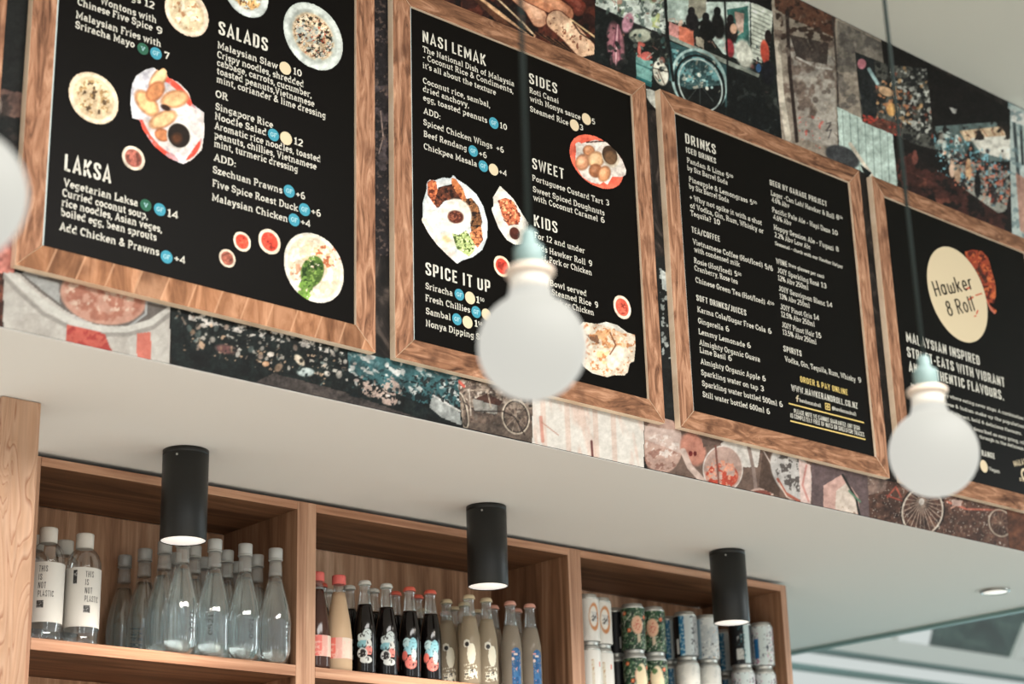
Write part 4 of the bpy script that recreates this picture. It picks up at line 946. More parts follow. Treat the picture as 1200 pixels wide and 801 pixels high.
P = Print(u4([(338, 98), (400, 82), (470, 92), (520, 145), (550, 250), (578, 350), (582, 440), (562, 510), (530, 495), (545, 525), (588, 560), (575, 590), (540, 560), (505, 480), (490, 400), (450, 330), (430, 262), (395, 220), (350, 160)]), DY-0.0001, 0.0014, (150, 62, 38))
P.blot((84, 30, 20), 4, .50, 1, .08); P.blot((206, 108, 62), 3.2, .58, .9); P.line(u4([(500, 470), (530, 530), (570, 580)]), 2.4, (190, 110, 90)); P.poly(u4([(450, 190), (480, 260), (520, 330), (500, 350), (455, 280), (435, 230)]), (36, 20, 16), .6)
P.build('food_photo', b, org=b.location)['label'] = 'glazed reddish brown sausage picture'
P = Print(u4([(340, 350), (500, 350), (500, 610), (340, 610)]), TY-0.0005, 0.0014, (0, 0, 0)); m = np.zeros(P.X.shape, bool)
for pts, w_ in (([(345, 395), (372, 380)], 3), ([(375, 470), (400, 455)], 3.0), ([(425, 440), (470, 425)], 2.2), ([(430, 585), (440, 560)], 2.2), ([(415, 605), (425, 600)], 2)):
    (x0, y0), (x1, y1) = u4(pts); n_ = 12
    for k in range(n_+1): m |= np.hypot(P.X-(x0+(x1-x0)*k/n_), P.Y-(y0+(y1-y0)*k/n_)) < w_/2*0.8
P.col[:] = (196, 76, 52); P.cut(m); P.build('sauce_spatter', b, org=b.location)['label'] = 'red spatter print'

# ================================================================ PHOTO WALLPAPER on the mural wall
PRINT_DIM = 1.0         # print colour scale, lowered below the boards to offset stronger light there
mural = empty('photo_wallpaper', (3.0, WY, ZS)); tag(mural, 'collage of street food photographs papering the wall behind the menu boards', 'wallpaper')
MY = WY-0.0010; layer = [0]
base = noise_mat('dark_photo_paper', (22, 21, 20), (40, 36, 34), (104, 92, 84), (14, 5, 9), 0.6, 0.12, 5, 1.5, (0.40, 0.56, 0.86))
V, F = box(-1.0, 8.0, WY-0.0008, WY-0.0002, ZS+0.001, ZC-0.001)
mesh('backing_print', [(v[0]-3, v[1]-WY, v[2]-ZS) for v in V], F, base, mural)
def done(P, label, amp=.30):
    P.ink = PRINT_DIM; P.photo(amp, .35 if amp > .2 else .2); g_ = P.col.mean(-1, keepdims=True); P.col = g_+(P.col-g_)*.82; P.grain(10, 1.6); o = P.build('photo_print', mural, org=mural.location); o['label'] = label; return o
def PR(outline, base, seed=1, res=0.0024, lift=0.0):
    layer[0] += 1; P = Print(outline, MY-lift-0.00004*layer[0], res, base, seed)
    return P.cut((P.WZ < ZC-0.003) & (P.WZ > ZS+0.0005))

# ---- above the boards: grilled satay
m0 = lambda pts: cr(540, 0, 5, pts)
P = PR([(466, -14), (698, -14), (697, 64), (640, 75), (470, 10)], (58, 28, 22), 3)
P.blot((92, 44, 30), 14, .5, .9); P.blot((24, 16, 14), 10, .58, .9)
for off in (0, 34, 70): P.line([(558+off*.1-10, -10+off*.1), (625+off*.2, 42+off*.5)], 5.2-off*.03, (206, 160, 120) if off == 0 else (96, 60, 40))
P.line(m0([(110, -40), (420, 210)]), 3, (30, 20, 18)); P.line(m0([(180, -40), (360, 130), (420, 195)]), 2, (222, 190, 150))
for i in range(9): P.line(m0([(440+i*22, 190+i*8), (560+i*18, 268+i*8)]), 1.4, (20, 15, 14) if i % 2 else (112, 76, 52))
def sausage(pts, w_, c):
    P.line(pts, w_+2, (96, 44, 28)); P.line(pts, w_, c); P.line([(x-1, y-w_*.18) for x, y in pts], w_*.45, tuple(min(255, k+24) for k in c), .7)
sausage(m0([(340, -30), (420, 40), (460, 110)]), 19, (206, 148, 116)); sausage(m0([(400, -40), (540, 30), (610, 80)]), 20, (190, 122, 88))
sausage(m0([(560, 120), (640, 190), (730, 290)]), 23, (226, 176, 140)); sausage(m0([(610, -40), (700, 40), (690, 60)]), 12, (110, 50, 36))
P.line(m0([(640, 110), (790, 220)]), 1.8, (228, 190, 140)); P.line(m0([(655, 130), (700, 195), (790, 250)]), 1.5, (40, 22, 18))
P.blot((112, 54, 34), 3.5, .66, .8, .05, m0([(500, 80), (640, 100), (780, 280), (700, 330), (540, 190)])); P.grain(10)
done(P, 'photo of grilled satay sausages on a rack')

# ---- street cart scene
c1 = lambda pts: cr(690, 0, 4.45, pts)
P = PR([(698, -14), (910, -14), (905, 6), (918, 100), (921, 166), (906, 158), (790, 118), (757, 100), (696, 70)], (30, 34, 32), 5)
P.poly(c1([(20, -60), (400, -60), (400, 180), (200, 110), (30, 30)]), (186, 196, 186)); P.blot((96, 110, 104), 7, .56, .9, .06, c1([(20, -60), (400, -60), (400, 180), (200, 110), (30, 30)]))
P.poly(c1([(410, -60), (610, -60), (610, 100), (520, 130), (410, 110)]), (168, 186, 176)); P.poly(c1([(520, -60), (612, -60), (612, 60), (580, 100), (520, 80)]), (142, 138, 122))
P.poly(c1([(612, 10), (840, 10), (840, 330), (700, 280), (612, 160)]), (188, 206, 196)); P.poly(c1([(720, 50), (830, 30), (840, 290), (740, 200)]), (64, 116, 108)); P.poly(c1([(760, 60), (810, 70), (805, 170), (770, 150)]), (182, 152, 138))
P.poly(c1([(845, 10), (960, 60), (950, 200), (920, 230), (900, 330), (850, 300)]), (206, 212, 196))
for i in range(13): P.line(c1([(848, 40+i*23), (945, 84+i*23)]), 0.9, (110, 118, 106))
P.poly(c1([(612, -60), (990, -60), (990, 70), (900, 30), (760, -10)]), (30, 26, 26))
P.poly(c1([(30, 60), (170, 110), (240, 230), (420, 320), (420, 520), (230, 420), (25, 310)]), (24, 30, 29)); P.blot((70, 74, 64), 4, .58, .9, .06, c1([(230, 190), (400, 190), (410, 310), (320, 300)]))
P.line(c1([(30, 42), (100, 62), (160, 110)]), 3, (24, 24, 24)); P.line(c1([(30, 30), (110, 66), (300, 150), (420, 200)]), 1.6, (40, 40, 40))
P.ell(*c1([(140, 235)])[0], 10, 27, (158, 104, 112), -6, .25); 
for dx in (-5, 0, 5): P.line(c1([(150+dx, 130), (140+dx*5, 340)]), 1.2, (110, 56, 76) if dx else (224, 176, 180))
P.ell(*c1([(203, 120)])[0], 6.5, 12, (172, 122, 136), 15, .3); P.ell(*c1([(270, 185)])[0], 13, 8, (172, 176, 156), 0, .3); P.poly(c1([(330, 60), (370, 70), (370, 150), (330, 140)]), (170, 178, 120))
P.poly(c1([(245, 270), (335, 320), (325, 450), (250, 425)]), (104, 150, 144)); P.line(c1([(248, 330), (330, 365)]), 1.2, (50, 100, 100)); P.poly(c1([(245, 395), (330, 430), (325, 460), (250, 430)]), (40, 104, 104))
P.line(c1([(262, 290), (265, 225), (285, 235)]), 4, (206, 104, 92)); P.ell(*c1([(300, 292)])[0], 7, 5, (196, 96, 88))
P.ell(*c1([(375, 380)])[0], 8.5, 15, (206, 202, 184), -14, .15); P.line(c1([(338, 355), (415, 375)]), 1.2, (60, 50, 44)); P.line(c1([(360, 360), (395, 440)]), .9, (80, 60, 50)); P.line(c1([(345, 395), (365, 425)]), .9, (80, 60, 50))
dk = [(24, 28, 28), (40, 44, 42), (90, 96, 90), (150, 156, 146), (120, 80, 70), (70, 100, 96)]
P.clutter(c1([(20, -60), (400, -60), (400, 180), (240, 120), (30, 30)]), [(90, 104, 98), (206, 210, 198), (60, 66, 64), (160, 120, 104), (130, 150, 120)], 110, 1.0, 3.2, 3)
P.clutter(c1([(160, 150), (410, 200), (415, 420), (330, 420), (310, 300), (220, 260)]), dk, 90, .8, 2.6, 4)
P.clutter(c1([(30, 90), (230, 200), (240, 420), (30, 310)]), [(20, 24, 24), (36, 42, 40), (60, 62, 60)], 50, 1.5, 4, 5)
P.clutter(c1([(415, 90), (890, 150), (890, 380), (415, 190)]), [(30, 30, 32), (196, 200, 190), (120, 70, 64), (90, 110, 108), (206, 170, 150)], 130, .9, 2.8, 6)
# cart table, wheel
P.poly(c1([(415, 180), (890, 385), (885, 405), (415, 205)]), (128, 134, 124)); P.poly(c1([(470, 135), (545, 155), (548, 240), (470, 205)]), (214, 116, 90)); P.poly(c1([(418, 115), (470, 135), (468, 200), (420, 180)]), (192, 128, 122)); P.poly(c1([(560, 190), (600, 200), (600, 250), (560, 235)]), (170, 160, 140))
P.poly(c1([(415, 210), (720, 340), (720, 560), (420, 420)]), (50, 82, 84)); P.blot((112, 164, 166), 8, .50, .9, .08, c1([(430, 250), (700, 330), (700, 480), (470, 420)])); P.blot((180, 170, 150), 5, .62, .8, .06, c1([(440, 380), (600, 400), (590, 480), (470, 450)]))
P.poly(c1([(500, 470), (710, 440), (710, 620), (560, 560)]), (18, 22, 22))
P.clutter(c1([(430, 250), (700, 330), (700, 480), (470, 440)]), [(60, 90, 92), (150, 176, 172), (196, 196, 180), (40, 60, 62)], 70, .8, 2.6, 7)
P.clutter(c1([(725, 350), (1020, 480), (1030, 760), (725, 610)]), [(16, 20, 20), (40, 46, 44), (70, 74, 70), (96, 60, 56)], 90, .9, 3, 8)
wx, wy = c1([(580, 440)])[0]
P.ringp(wx-1, wy-4, 30, 38, 3.2, (150, 178, 174), -24); P.ringp(wx, wy, 27, 35, 2.6, (16, 18, 18), -24); P.ringp(wx+.5, wy+1, 24, 32, 1.6, (176, 190, 184), -24)
for k in range(8): P.line([(wx, wy), (wx+22*cos(k*pi/4), wy+28*sin(k*pi/4))], .6, (120, 130, 126), .7)
P.poly(c1([(722, 350), (890, 420), (930, 560), (1020, 620), (1030, 760), (720, 620)]), (18, 22, 22)); P.blot((60, 66, 62), 6, .64, .7, .08, c1([(722, 380), (1020, 500), (1030, 760), (720, 620)]))
for (x, y, h_, c) in ((535, 60, 24, (34, 30, 32)), (610, 90, 24, (26, 24, 24)), (670, 60, 34, (24, 22, 22)), (738, 100, 30, (40, 30, 32))):
    X_, Y_ = c1([(x, y)])[0]; P.ell(X_, Y_, 4.2, 5.6, c, 0, .2); P.ell(X_+1, Y_+h_*.5, 7.5, h_*.45, c, -8, .25)
P.ell(*c1([(620, 165)])[0], 10, 11, (20, 20, 20)); P.ell(*c1([(810, 280)])[0], 10, 17, (206, 206, 190), -15, .3); P.ell(*c1([(735, 250)])[0], 5, 11, (170, 58, 66), -10, .3); P.ell(*c1([(755, 150)])[0], 4, 6, (196, 150, 124))
P.line(c1([(392, -60), (412, 180), (440, 420)]), 3, (20, 22, 22)); P.line(c1([(706, -60), (722, 300), (725, 520)]), 2.2, (22, 24, 24))
P.ell(*c1([(918, 270)])[0], 5, 14, (214, 84, 62), -6, .2); P.ell(*c1([(935, 190)])[0], 4, 8, (40, 28, 28)); P.ell(*c1([(935, 380)])[0], 8, 14, (26, 26, 34)); P.ell(*c1([(885, 355)])[0], 3, 5, (60, 104, 150)); P.grain(12)
done(P, 'photo of a street food cart with a large wheel')

# ---- weathered wall and planks
c2 = lambda pts: cr(880, 0, 2.966, pts)
P = PR([(903, -14), (960, -14), (1062, 62), (1056, 222), (1020, 208), (1008, 200), (916, 164), (908, 60)], (150, 138, 124), 9)
P.poly(c2([(75, -40), (300, -40), (290, 130), (130, 60), (85, 30)]), (104, 70, 54)); P.blot((60, 42, 34), 8, .52, .9, .08, c2([(80, -40), (300, -40), (280, 210), (130, 200), (90, 100)]))
P.poly(c2([(125, 130), (290, 200), (300, 520), (170, 480)]), (158, 150, 140)); P.blot((110, 92, 82), 11, .55, .8, .1, c2([(80, 100), (300, 150), (300, 420), (110, 400)])); P.poly(c2([(135, 120), (270, 150), (265, 225), (160, 205)]), (56, 46, 42), .8)
P.line(c2([(160, 200), (230, 235), (280, 240)]), 2.4, (190, 182, 172)); P.line(c2([(90, 150), (105, 330), (130, 480)]), 7, (196, 184, 166)); P.line(c2([(125, 40), (135, 240), (160, 490)]), 4, (54, 40, 36)); P.line(c2([(285, 60), (300, 250), (306, 520)]), 2.4, (70, 60, 56))
P.clutter(c2([(90, 20), (300, 60), (300, 500), (120, 440)]), [(100, 84, 74), (176, 166, 152), (70, 56, 50), (140, 126, 114)], 90, 1, 4, 11, .5)
P.blot((206, 90, 80), 4, .66, .7, .06, c2([(160, 380), (260, 420), (250, 520), (170, 480)])); P.line(c2([(262, 430), (278, 425), (264, 455), (280, 450), (270, 480)]), 1.1, (60, 56, 60))
P.poly(c2([(300, 70), (460, 150), (480, 250), (300, 250)]), (126, 118, 108)); P.blot((92, 86, 82), 10, .52, .7, .1, c2([(300, 70), (460, 150), (470, 300), (300, 400)])); P.poly(c2([(300, 370), (500, 470), (512, 660), (310, 560)]), (176, 196, 186))
for i in range(8): P.line(c2([(318+i*26, 385+i*12), (326+i*26, 560+i*14)]), .9, (120, 138, 130))
P.ell(*c2([(318, 545)])[0], 21, 12, (66, 68, 70), 25, .15); P.line(c2([(345, 500), (420, 610)]), 4, (202, 190, 170)); P.poly(c2([(380, 570), (420, 600), (400, 625)]), (24, 30, 30)); P.grain(14, 2)
done(P, 'photo of a weathered shopfront wall with pale planks', .22)

# ---- night market street
P = PR([(1032, 46), (1040, 48), (1184, 128), (1184, 276), (1150, 262), (1052, 222), (1046, 160)], (26, 22, 20), 11, lift=0.0003)
P.poly(c2([(630, 440), (900, 420), (920, 560), (840, 560), (800, 600), (640, 520)]), (96, 112, 110)); P.blot((196, 206, 196), 5, .52, .9, .06, c2([(630, 440), (720, 470), (800, 640), (650, 540)])); P.blot((60, 96, 98), 4, .55, .9, .06, c2([(630, 440), (730, 480), (900, 600), (650, 540)]))
P.poly(c2([(725, 455), (905, 435), (910, 480), (745, 490)]), (206, 174, 140)); P.poly(c2([(760, 480), (908, 470), (915, 560), (800, 530)]), (206, 200, 186)); 
for i in range(6): P.line(c2([(745+i*30, 458-i*3), (765+i*28, 480-i*3)]), 1.1, (150, 96, 70))
P.poly(c2([(500, 560), (560, 530), (900, 760), (900, 830), (500, 650)]), (72, 40, 34)); P.blot((112, 66, 52), 12, .54, .8, .1, c2([(520, 580), (900, 760), (900, 830), (500, 650)])); P.blot((28, 22, 20), 9, .55, .9)
P.poly(c2([(700, 540), (900, 600), (930, 720), (860, 740), (720, 640)]), (150, 150, 140)); P.blot((52, 46, 46), 4, .46, 1, .05, c2([(690, 520), (900, 580), (930, 730), (700, 640)])); P.blot((216, 120, 92), 3.2, .62, 1, .05, c2([(690, 520), (900, 580), (930, 730), (700, 640)])); P.blot((120, 176, 190), 3.2, .64, .9, .05, c2([(630, 440), (930, 560), (930, 700), (650, 600)]))
for (x, y, h_, c) in ((700, 560, 22, (214, 176, 150)), (718, 580, 20, (196, 160, 130)), (756, 560, 26, (206, 160, 120)), (788, 600, 34, (26, 22, 24)), (845, 660, 20, (60, 50, 50)), (905, 640, 18, (216, 156, 126)), (900, 690, 26, (40, 30, 30)), (570, 530, 16, (120, 70, 60))):
    X_, Y_ = c2([(x, y)])[0]; P.ell(X_, Y_, 2.2, 3, c, 0, .3); P.ell(X_, Y_+h_*.45, 3.6, h_*.42, c, 0, .3)
P.clutter(c2([(640, 450), (925, 560), (930, 740), (860, 740), (660, 560)]), [(24, 22, 24), (60, 50, 48), (206, 196, 180), (206, 140, 110), (110, 140, 146), (150, 70, 56)], 170, .8, 2.4, 9)
P.poly(c2([(690, 372), (715, 380), (712, 395), (700, 390)]), (216, 214, 206), .8); P.grain(8)
done(P, 'dark photo of a night market street with stalls')
# ---- market inset
P = PR(c2([(360, 178), (480, 225), (612, 236), (630, 430), (640, 520), (560, 500), (520, 478), (385, 424)]), (84, 84, 78), 15, 0.0022, 0.0006)
P.blot((34, 34, 34), 6, .46, .95, .06); P.blot((190, 190, 180), 4, .58, .9, .06, c2([(480, 250), (620, 240), (630, 480), (520, 440)])); P.blot((206, 140, 96), 4, .60, .9, .06, c2([(420, 260), (560, 330), (560, 450), (440, 430)])); P.poly(c2([(362, 180), (430, 205), (440, 400), (390, 410)]), (34, 38, 40), .85)
P.clutter(c2([(430, 215), (612, 240), (640, 500), (520, 470), (440, 420)]), [(30, 30, 30), (160, 160, 150), (206, 160, 110), (90, 90, 84), (150, 80, 60)], 130, .8, 2.4, 10)
P.ell(*c2([(385, 222)])[0], 5, 6, (196, 120, 130)); P.line(c2([(410, 240), (440, 290)]), 4, (150, 180, 180)); P.ell(*c2([(470, 318)])[0], 9, 5, (196, 156, 120), 20); P.ell(*c2([(490, 380)])[0], 6, 8, (220, 160, 96)); P.poly(c2([(390, 400), (520, 430), (520, 478), (386, 424)]), (120, 64, 50), .7); P.blot((200, 70, 56), 3, .60, .9, .06, c2([(390, 395), (520, 430), (520, 478), (386, 424)])); P.grain(14, 2)
done(P, 'small photo of a crowded market stall')
P = PR([(1181, 116), (1215, 128), (1215, 300), (1186, 276)], (174, 186, 180), 17)
P.poly(c2([(905, 380), (960, 400), (960, 440), (905, 420)]), (206, 204, 196)); P.line(c2([(915, 430), (925, 560), (935, 660)]), 4, (60, 70, 72)); P.line(c2([(938, 440), (945, 570)]), 3, (36, 44, 46)); P.blot((112, 132, 134), 6, .55, .8); P.poly(c2([(920, 600), (990, 640), (990, 840), (935, 800)]), (176, 120, 100), .8); P.grain(8)
done(P, 'pale slice of a photo at the right edge', .12)

# ---- below the boards
PRINT_DIM = 0.62  # lower prints darkened against the stronger light on them
n0 = lambda pts: cr(0, 200, 3.3375, pts)
P = PR([(-40, 280), (14, 300), (6, 330), (3, 392), (-40, 384)], (124, 72, 54), 19); P.blot((70, 42, 34), 8, .5, .9); P.poly(n0([(-60, 300), (12, 330), (14, 390), (-60, 370)]), (186, 128, 112)); done(P, 'brown slice of a photo at the left edge')
P = PR([(4, 300), (200, 352), (199.5, 430), (3, 389)], (196, 190, 180), 21)
P.blot((178, 170, 160), 26, .5, .6); P.poly(n0([(18, 378), (70, 378), (250, 430), (300, 600), (500, 640), (660, 540), (800, 540), (800, 400), (18, 300)]), (186, 184, 178))
P.poly(n0([(60, 385), (250, 430), (660, 530), (640, 560), (560, 600), (470, 612), (370, 600), (260, 550), (150, 470)]), (112, 104, 98)); P.poly(n0([(80, 395), (230, 440), (235, 520), (170, 470)]), (164, 164, 160))
P.ell(*n0([(405, 490)])[0], 51, 33, (206, 150, 128), 10, .06); P.blot_ell((176, 108, 86), 10, .46, *n0([(405, 490)])[0], 49, 31, 10, .8, .1); P.blot_ell((224, 190, 166), 7, .58, *n0([(400, 480)])[0], 46, 30, 10, .9, .06); P.line(n0([(300, 590), (400, 616), (500, 612), (570, 560), (575, 500)]), 2.6, (170, 172, 170))
P.line(n0([(20, 385), (80, 440), (180, 530), (290, 595), (400, 622), (500, 622), (590, 595), (665, 545)]), 9, (206, 202, 192)); P.line(n0([(10, 405), (70, 470), (170, 560), (290, 620), (400, 640), (500, 640), (600, 612), (665, 560)]), 5, (158, 152, 144))
P.poly(n0([(262, 600), (395, 632), (412, 640), (440, 710), (258, 680)]), (214, 96, 80)); P.blot((180, 60, 54), 6, .54, .8, .06, n0([(262, 600), (395, 632), (412, 640), (440, 710), (258, 680)])); P.poly(n0([(535, 635), (590, 630), (592, 760), (535, 740)]), (222, 118, 100)); P.grain(5)
done(P, 'photo of a grey bowl of noodle soup on pale paper', .08)
n1 = lambda pts: cr(190, 360, 4.286, pts); n2 = lambda pts: cr(440, 400, 4.286, pts)
P = PR([(200, 352), (540, 440), (543, 508), (540, 502), (200, 430)], (32, 42, 40), 23, 0.0022)
band = n1([(50, 10), (900, 190), (900, 420), (500, 310), (50, 200)])
P.blot((24, 28, 27), 9, .5, .9, .08); P.blot((196, 188, 176), 5, .66, .9, .05, n1([(50, 10), (900, 190), (900, 330), (520, 260), (50, 140)]), 14, 1.7); P.blot((216, 180, 150), 3.2, .71, .9, .05, n1([(90, 100), (840, 250), (840, 390), (90, 210)]), 14, 1.6)
P.blot((206, 198, 188), 7, .56, .95, .05, n1([(80, 0), (930, 200), (930, 250), (480, 150), (80, 50)]))
P.blot((36, 46, 44), 3, .56, .8, .05, n1([(60, 10), (930, 190), (930, 420), (60, 200)]))
P.ell(*n1([(690, 265)])[0], 4, 8, (216, 196, 170), -40, .3); P.ell(*n1([(720, 325)])[0], 10, 5, (176, 190, 186), 0, .3); P.ell(*n1([(545, 235)])[0], 4, 3, (220, 206, 190)); P.ell(*n1([(520, 283)])[0], 4, 3, (206, 156, 120)); P.ell(*n1([(320, 210)])[0], 12, 5, (140, 96, 92), 10, .6)
P.poly(n1([(560, 330), (900, 420), (1300, 560), (1300, 640), (420, 400)]), (84, 76, 72)); P.blot((64, 58, 56), 7, .52, .8, .08, n1([(560, 330), (900, 420), (1300, 560), (1300, 640), (420, 400)]))
P.clutter(n1([(60, 20), (940, 210), (940, 400), (520, 300), (70, 190)]), [(20, 24, 24), (36, 46, 44), (206, 196, 184), (150, 130, 116), (100, 112, 108), (196, 160, 130)], 230, .9, 3.2, 12)
tarp = n1([(930, 220), (1100, 250), (1500, 340), (1500, 500), (1300, 480), (1100, 400), (940, 330)])
P.poly(tarp, (62, 104, 108)); P.blot((206, 206, 200), 6, .57, .9, .08, tarp, 35, 2.2); P.blot((24, 36, 38), 5, .54, .95, .05, n1([(900, 300), (1500, 420), (1500, 580), (930, 440)]))
for (x, y) in ((1040, 410), (1130, 450), (150+1000, 400)): P.blot_ell((196, 168, 154), 3.4, .46, *n1([(x, y)])[0], 14, 9, 30, .9)
P.clutter(n1([(930, 220), (1500, 340), (1500, 580), (940, 400)]), [(28, 40, 42), (206, 204, 198), (90, 126, 130), (176, 156, 146), (40, 60, 64)], 170, .8, 2.8, 13)
P.poly(n2([(285, 270), (340, 290), (425, 360), (430, 420), (330, 380), (270, 330)]), (160, 164, 160)); P.line(n2([(290, 270), (425, 350)]), 2, (210, 208, 200)); P.blot((40, 46, 46), 4, .56, .9, .05, n2([(180, 170), (415, 190), (415, 330), (280, 280)])); P.grain(10, 2)
done(P, 'dark photo of a market stall heaped with goods under a blue tarp')
P = PR(n2([(412, 185), (500, 195), (790, 260), (790, 512), (440, 432), (425, 330)]), (122, 104, 92), 27, 0.0022, 0.0004)
P.poly(n2([(420, 185), (790, 260), (790, 340), (470, 330)]), (150, 132, 118)); P.blot((92, 78, 70), 5, .52, .8, .07); P.blot((206, 190, 174), 3, .64, .9, .05, n2([(420, 190), (640, 240), (640, 330), (440, 300)])); P.poly(n2([(430, 400), (790, 430), (790, 512), (440, 432)]), (106, 92, 82))
P.clutter(n2([(420, 190), (790, 262), (790, 420), (440, 400)]), [(90, 76, 68), (176, 160, 146), (60, 52, 48), (150, 130, 116)], 110, .8, 2.4, 14)
P.poly(n2([(490, 285), (610, 305), (612, 365), (495, 348)]), (150, 146, 138)); P.poly(n2([(495, 290), (560, 260), (640, 300), (620, 320)]), (92, 62, 52)); P.line(n2([(420, 200), (445, 225)]), 3, (196, 84, 70))
for (x, y, rx, ry) in ((705, 378, 15.5, 20), (437, 345, 5.5, 21)):
    X_, Y_ = n2([(x, y)])[0]; P.ringp(X_, Y_, rx, ry, 1.6, (196, 180, 160), -12); P.ringp(X_, Y_, rx-1.6, ry-1.8, 1.1, (52, 44, 40), -12)
    for k in range(10): P.line([(X_, Y_), (X_+(rx-2)*cos(k*pi/5), Y_+(ry-2)*sin(k*pi/5))], .6, (176, 160, 142), .8)
P.line(n2([(440, 300), (500, 350), (640, 350), (700, 380), (750, 470)]), 1.3, (56, 46, 42)); P.line(n2([(470, 240), (480, 370)]), 1.3, (190, 176, 160)); P.line(n2([(480, 245), (560, 240), (580, 330)]), 1.1, (190, 170, 150)); P.grain(12, 2)
done(P, 'photo of a parked trishaw in a street')
P = PR(n2([(778, 240), (1350, 380), (1350, 650), (1200, 625), (782, 515)]), (232, 224, 212), 29)
P.blot((234, 190, 170), 12, .58, .6, .14, None, 80, 4); 
for x in (840, 960, 1100, 1190): P.line(n2([(x, 290), (x+14, 620)]), 6, (226, 184, 164), .55)
P.line(n2([(830, 380), (840, 500)]), 4, (220, 130, 110), .7); P.line(n2([(1085, 500), (1090, 575)]), 2.6, (112, 60, 58)); P.line(n2([(835, 405), (920, 470)]), 1, (200, 140, 120)); P.grain(5)
done(P, 'photo of a peeling pale pink wall', .08)
n3 = lambda pts: cr(720, 470, 4.286, pts); n4 = lambda pts: cr(920, 500, 4.004, pts)
P = PR(n3([(148, 60), (1290, 330), (1292, 590), (1280, 588), (170, 345), (150, 290)]), (120, 96, 84), 31, 0.0022, 0.0003)
P.ell(*n3([(240, 220)])[0], 24, 33, (196, 158, 142), 0, .06); P.poly(n3([(150, 120), (335, 150), (330, 260), (152, 190)]), (206, 180, 168), .8); P.blot_ell((226, 206, 194), 4, .55, *n3([(245, 225)])[0], 22, 14, 12); P.blot_ell((150, 104, 90), 5, .5, *n3([(240, 290)])[0], 22, 13, 0, .8)
P.ell(*n3([(395, 240)])[0], 14, 20, (206, 134, 112), -20, .2); P.ell(*n3([(383, 262)])[0], 2.4, 3.2, (130, 40, 36)); P.ell(*n3([(405, 262)])[0], 2, 3, (120, 36, 30)); P.line(n3([(345, 250), (380, 330), (440, 395)]), 7, (206, 178, 164))
P.poly(n3([(530, 190), (735, 230), (720, 330), (640, 330), (540, 240)]), (212, 204, 194)); P.ell(*n3([(545, 340)])[0], 23, 27, (190, 156, 142), 0, .08); P.blot_ell((196, 74, 52), 5, .42, *n3([(540, 375)])[0], 20, 16, 0); P.blot_ell((232, 150, 120), 3.4, .55, *n3([(535, 360)])[0], 20, 19, 0); P.ringp(*n3([(545, 340)])[0], 23, 27, 1.4, (220, 206, 196)); P.line(n3([(505, 190), (525, 420)]), 2.2, (132, 84, 72)); P.poly(n3([(440, 180), (550, 200), (530, 215), (445, 230)]), (106, 84, 74))
P.line(n3([(675, 230), (700, 350), (712, 460)]), 4, (150, 128, 118)); P.ell(*n3([(735, 465)])[0], 15, 7, (206, 172, 156), 0, .1); P.ell(*n3([(735, 467)])[0], 12, 5, (150, 80, 66)); P.poly(n3([(745, 250), (830, 280), (830, 480), (725, 430)]), (96, 74, 62)); P.line(n3([(750, 250), (790, 320), (830, 340)]), 1.4, (200, 180, 170))
P.ell(*n3([(890, 360)])[0], 21, 34, (196, 190, 184), -30, .08); P.blot_ell((100, 92, 88), 5, .52, *n3([(890, 350)])[0], 18, 28, -30); P.line(n3([(820, 390), (860, 460), (935, 505)]), 3, (190, 98, 76)); P.line(n3([(826, 410), (866, 478), (935, 520)]), 1.6, (226, 196, 176)); P.poly(n3([(925, 290), (985, 320), (990, 420), (985, 525), (935, 515)]), (222, 190, 180)); P.line(n3([(965, 320), (945, 420), (975, 500)]), 2.4, (206, 140, 130))
P.poly(n3([(990, 310), (1280, 370), (1280, 588), (990, 525)]), (112, 92, 92)); P.poly(n4([(180, 275), (268, 222), (345, 330), (350, 420), (180, 385)]), (222, 172, 158)); P.poly(n4([(240, 300), (290, 260), (335, 350), (340, 415), (235, 385)]), (230, 208, 190)); P.line(n4([(270, 225), (335, 340), (350, 420)]), 2.6, (44, 46, 44)); P.line(n4([(300, 300), (352, 350)]), 2.2, (110, 150, 120)); P.blot((150, 120, 100), 3, .6, .8, .06, n4([(250, 370), (340, 390), (340, 415), (250, 395)])); P.grain(6)
done(P, 'photo of glasses and bowls of shaved ice drinks', .16)
P = PR(n4([(385, 225), (480, 250), (1040, 385), (1052, 575), (395, 425)]), (96, 68, 56), 35, 0.0022, 0.0004)
P.blot((124, 90, 74), 9, .52, .8, .1); P.blot((70, 48, 40), 7, .54, .8, .08, n4([(390, 330), (740, 430), (740, 520), (390, 430)])); P.clutter(n4([(390, 230), (1040, 385), (1050, 570), (400, 420)]), [(70, 48, 40), (130, 96, 80), (150, 120, 100), (50, 36, 32)], 120, .8, 2.6, 15, .6)
P.poly(n4([(385, 225), (480, 250), (470, 300), (390, 320)]), (150, 128, 118), .7)
P.line(n4([(480, 330), (520, 280), (545, 330)]), 1.6, (196, 96, 76)); P.line(n4([(475, 320), (560, 350)]), 1.5, (190, 90, 72)); P.line(n4([(760, 350), (850, 385), (1020, 390)]), 2, (196, 106, 86)); P.line(n4([(780, 380), (830, 350)]), 2, (206, 150, 130)); P.poly(n4([(780, 340), (830, 345), (825, 372), (785, 368)]), (206, 170, 156))
X_, Y_ = n4([(645, 395)])[0]
P.ringp(X_, Y_, 23.5, 28, 2, (206, 190, 172), 12); P.ringp(X_, Y_, 25.4, 30, 1.6, (44, 32, 28), 12)
for k in range(22): P.line([(n4([(640, 350)])[0]), (X_+22*cos(k*2*pi/22), Y_+26*sin(k*2*pi/22))], .7, (216, 196, 178), .85)
P.ell(*n4([(640, 350)])[0], 3, 4, (222, 210, 198))
X_, Y_ = n4([(1010, 450)])[0]; P.ringp(X_, Y_, 13, 16, 1.6, (196, 176, 156), -20); 
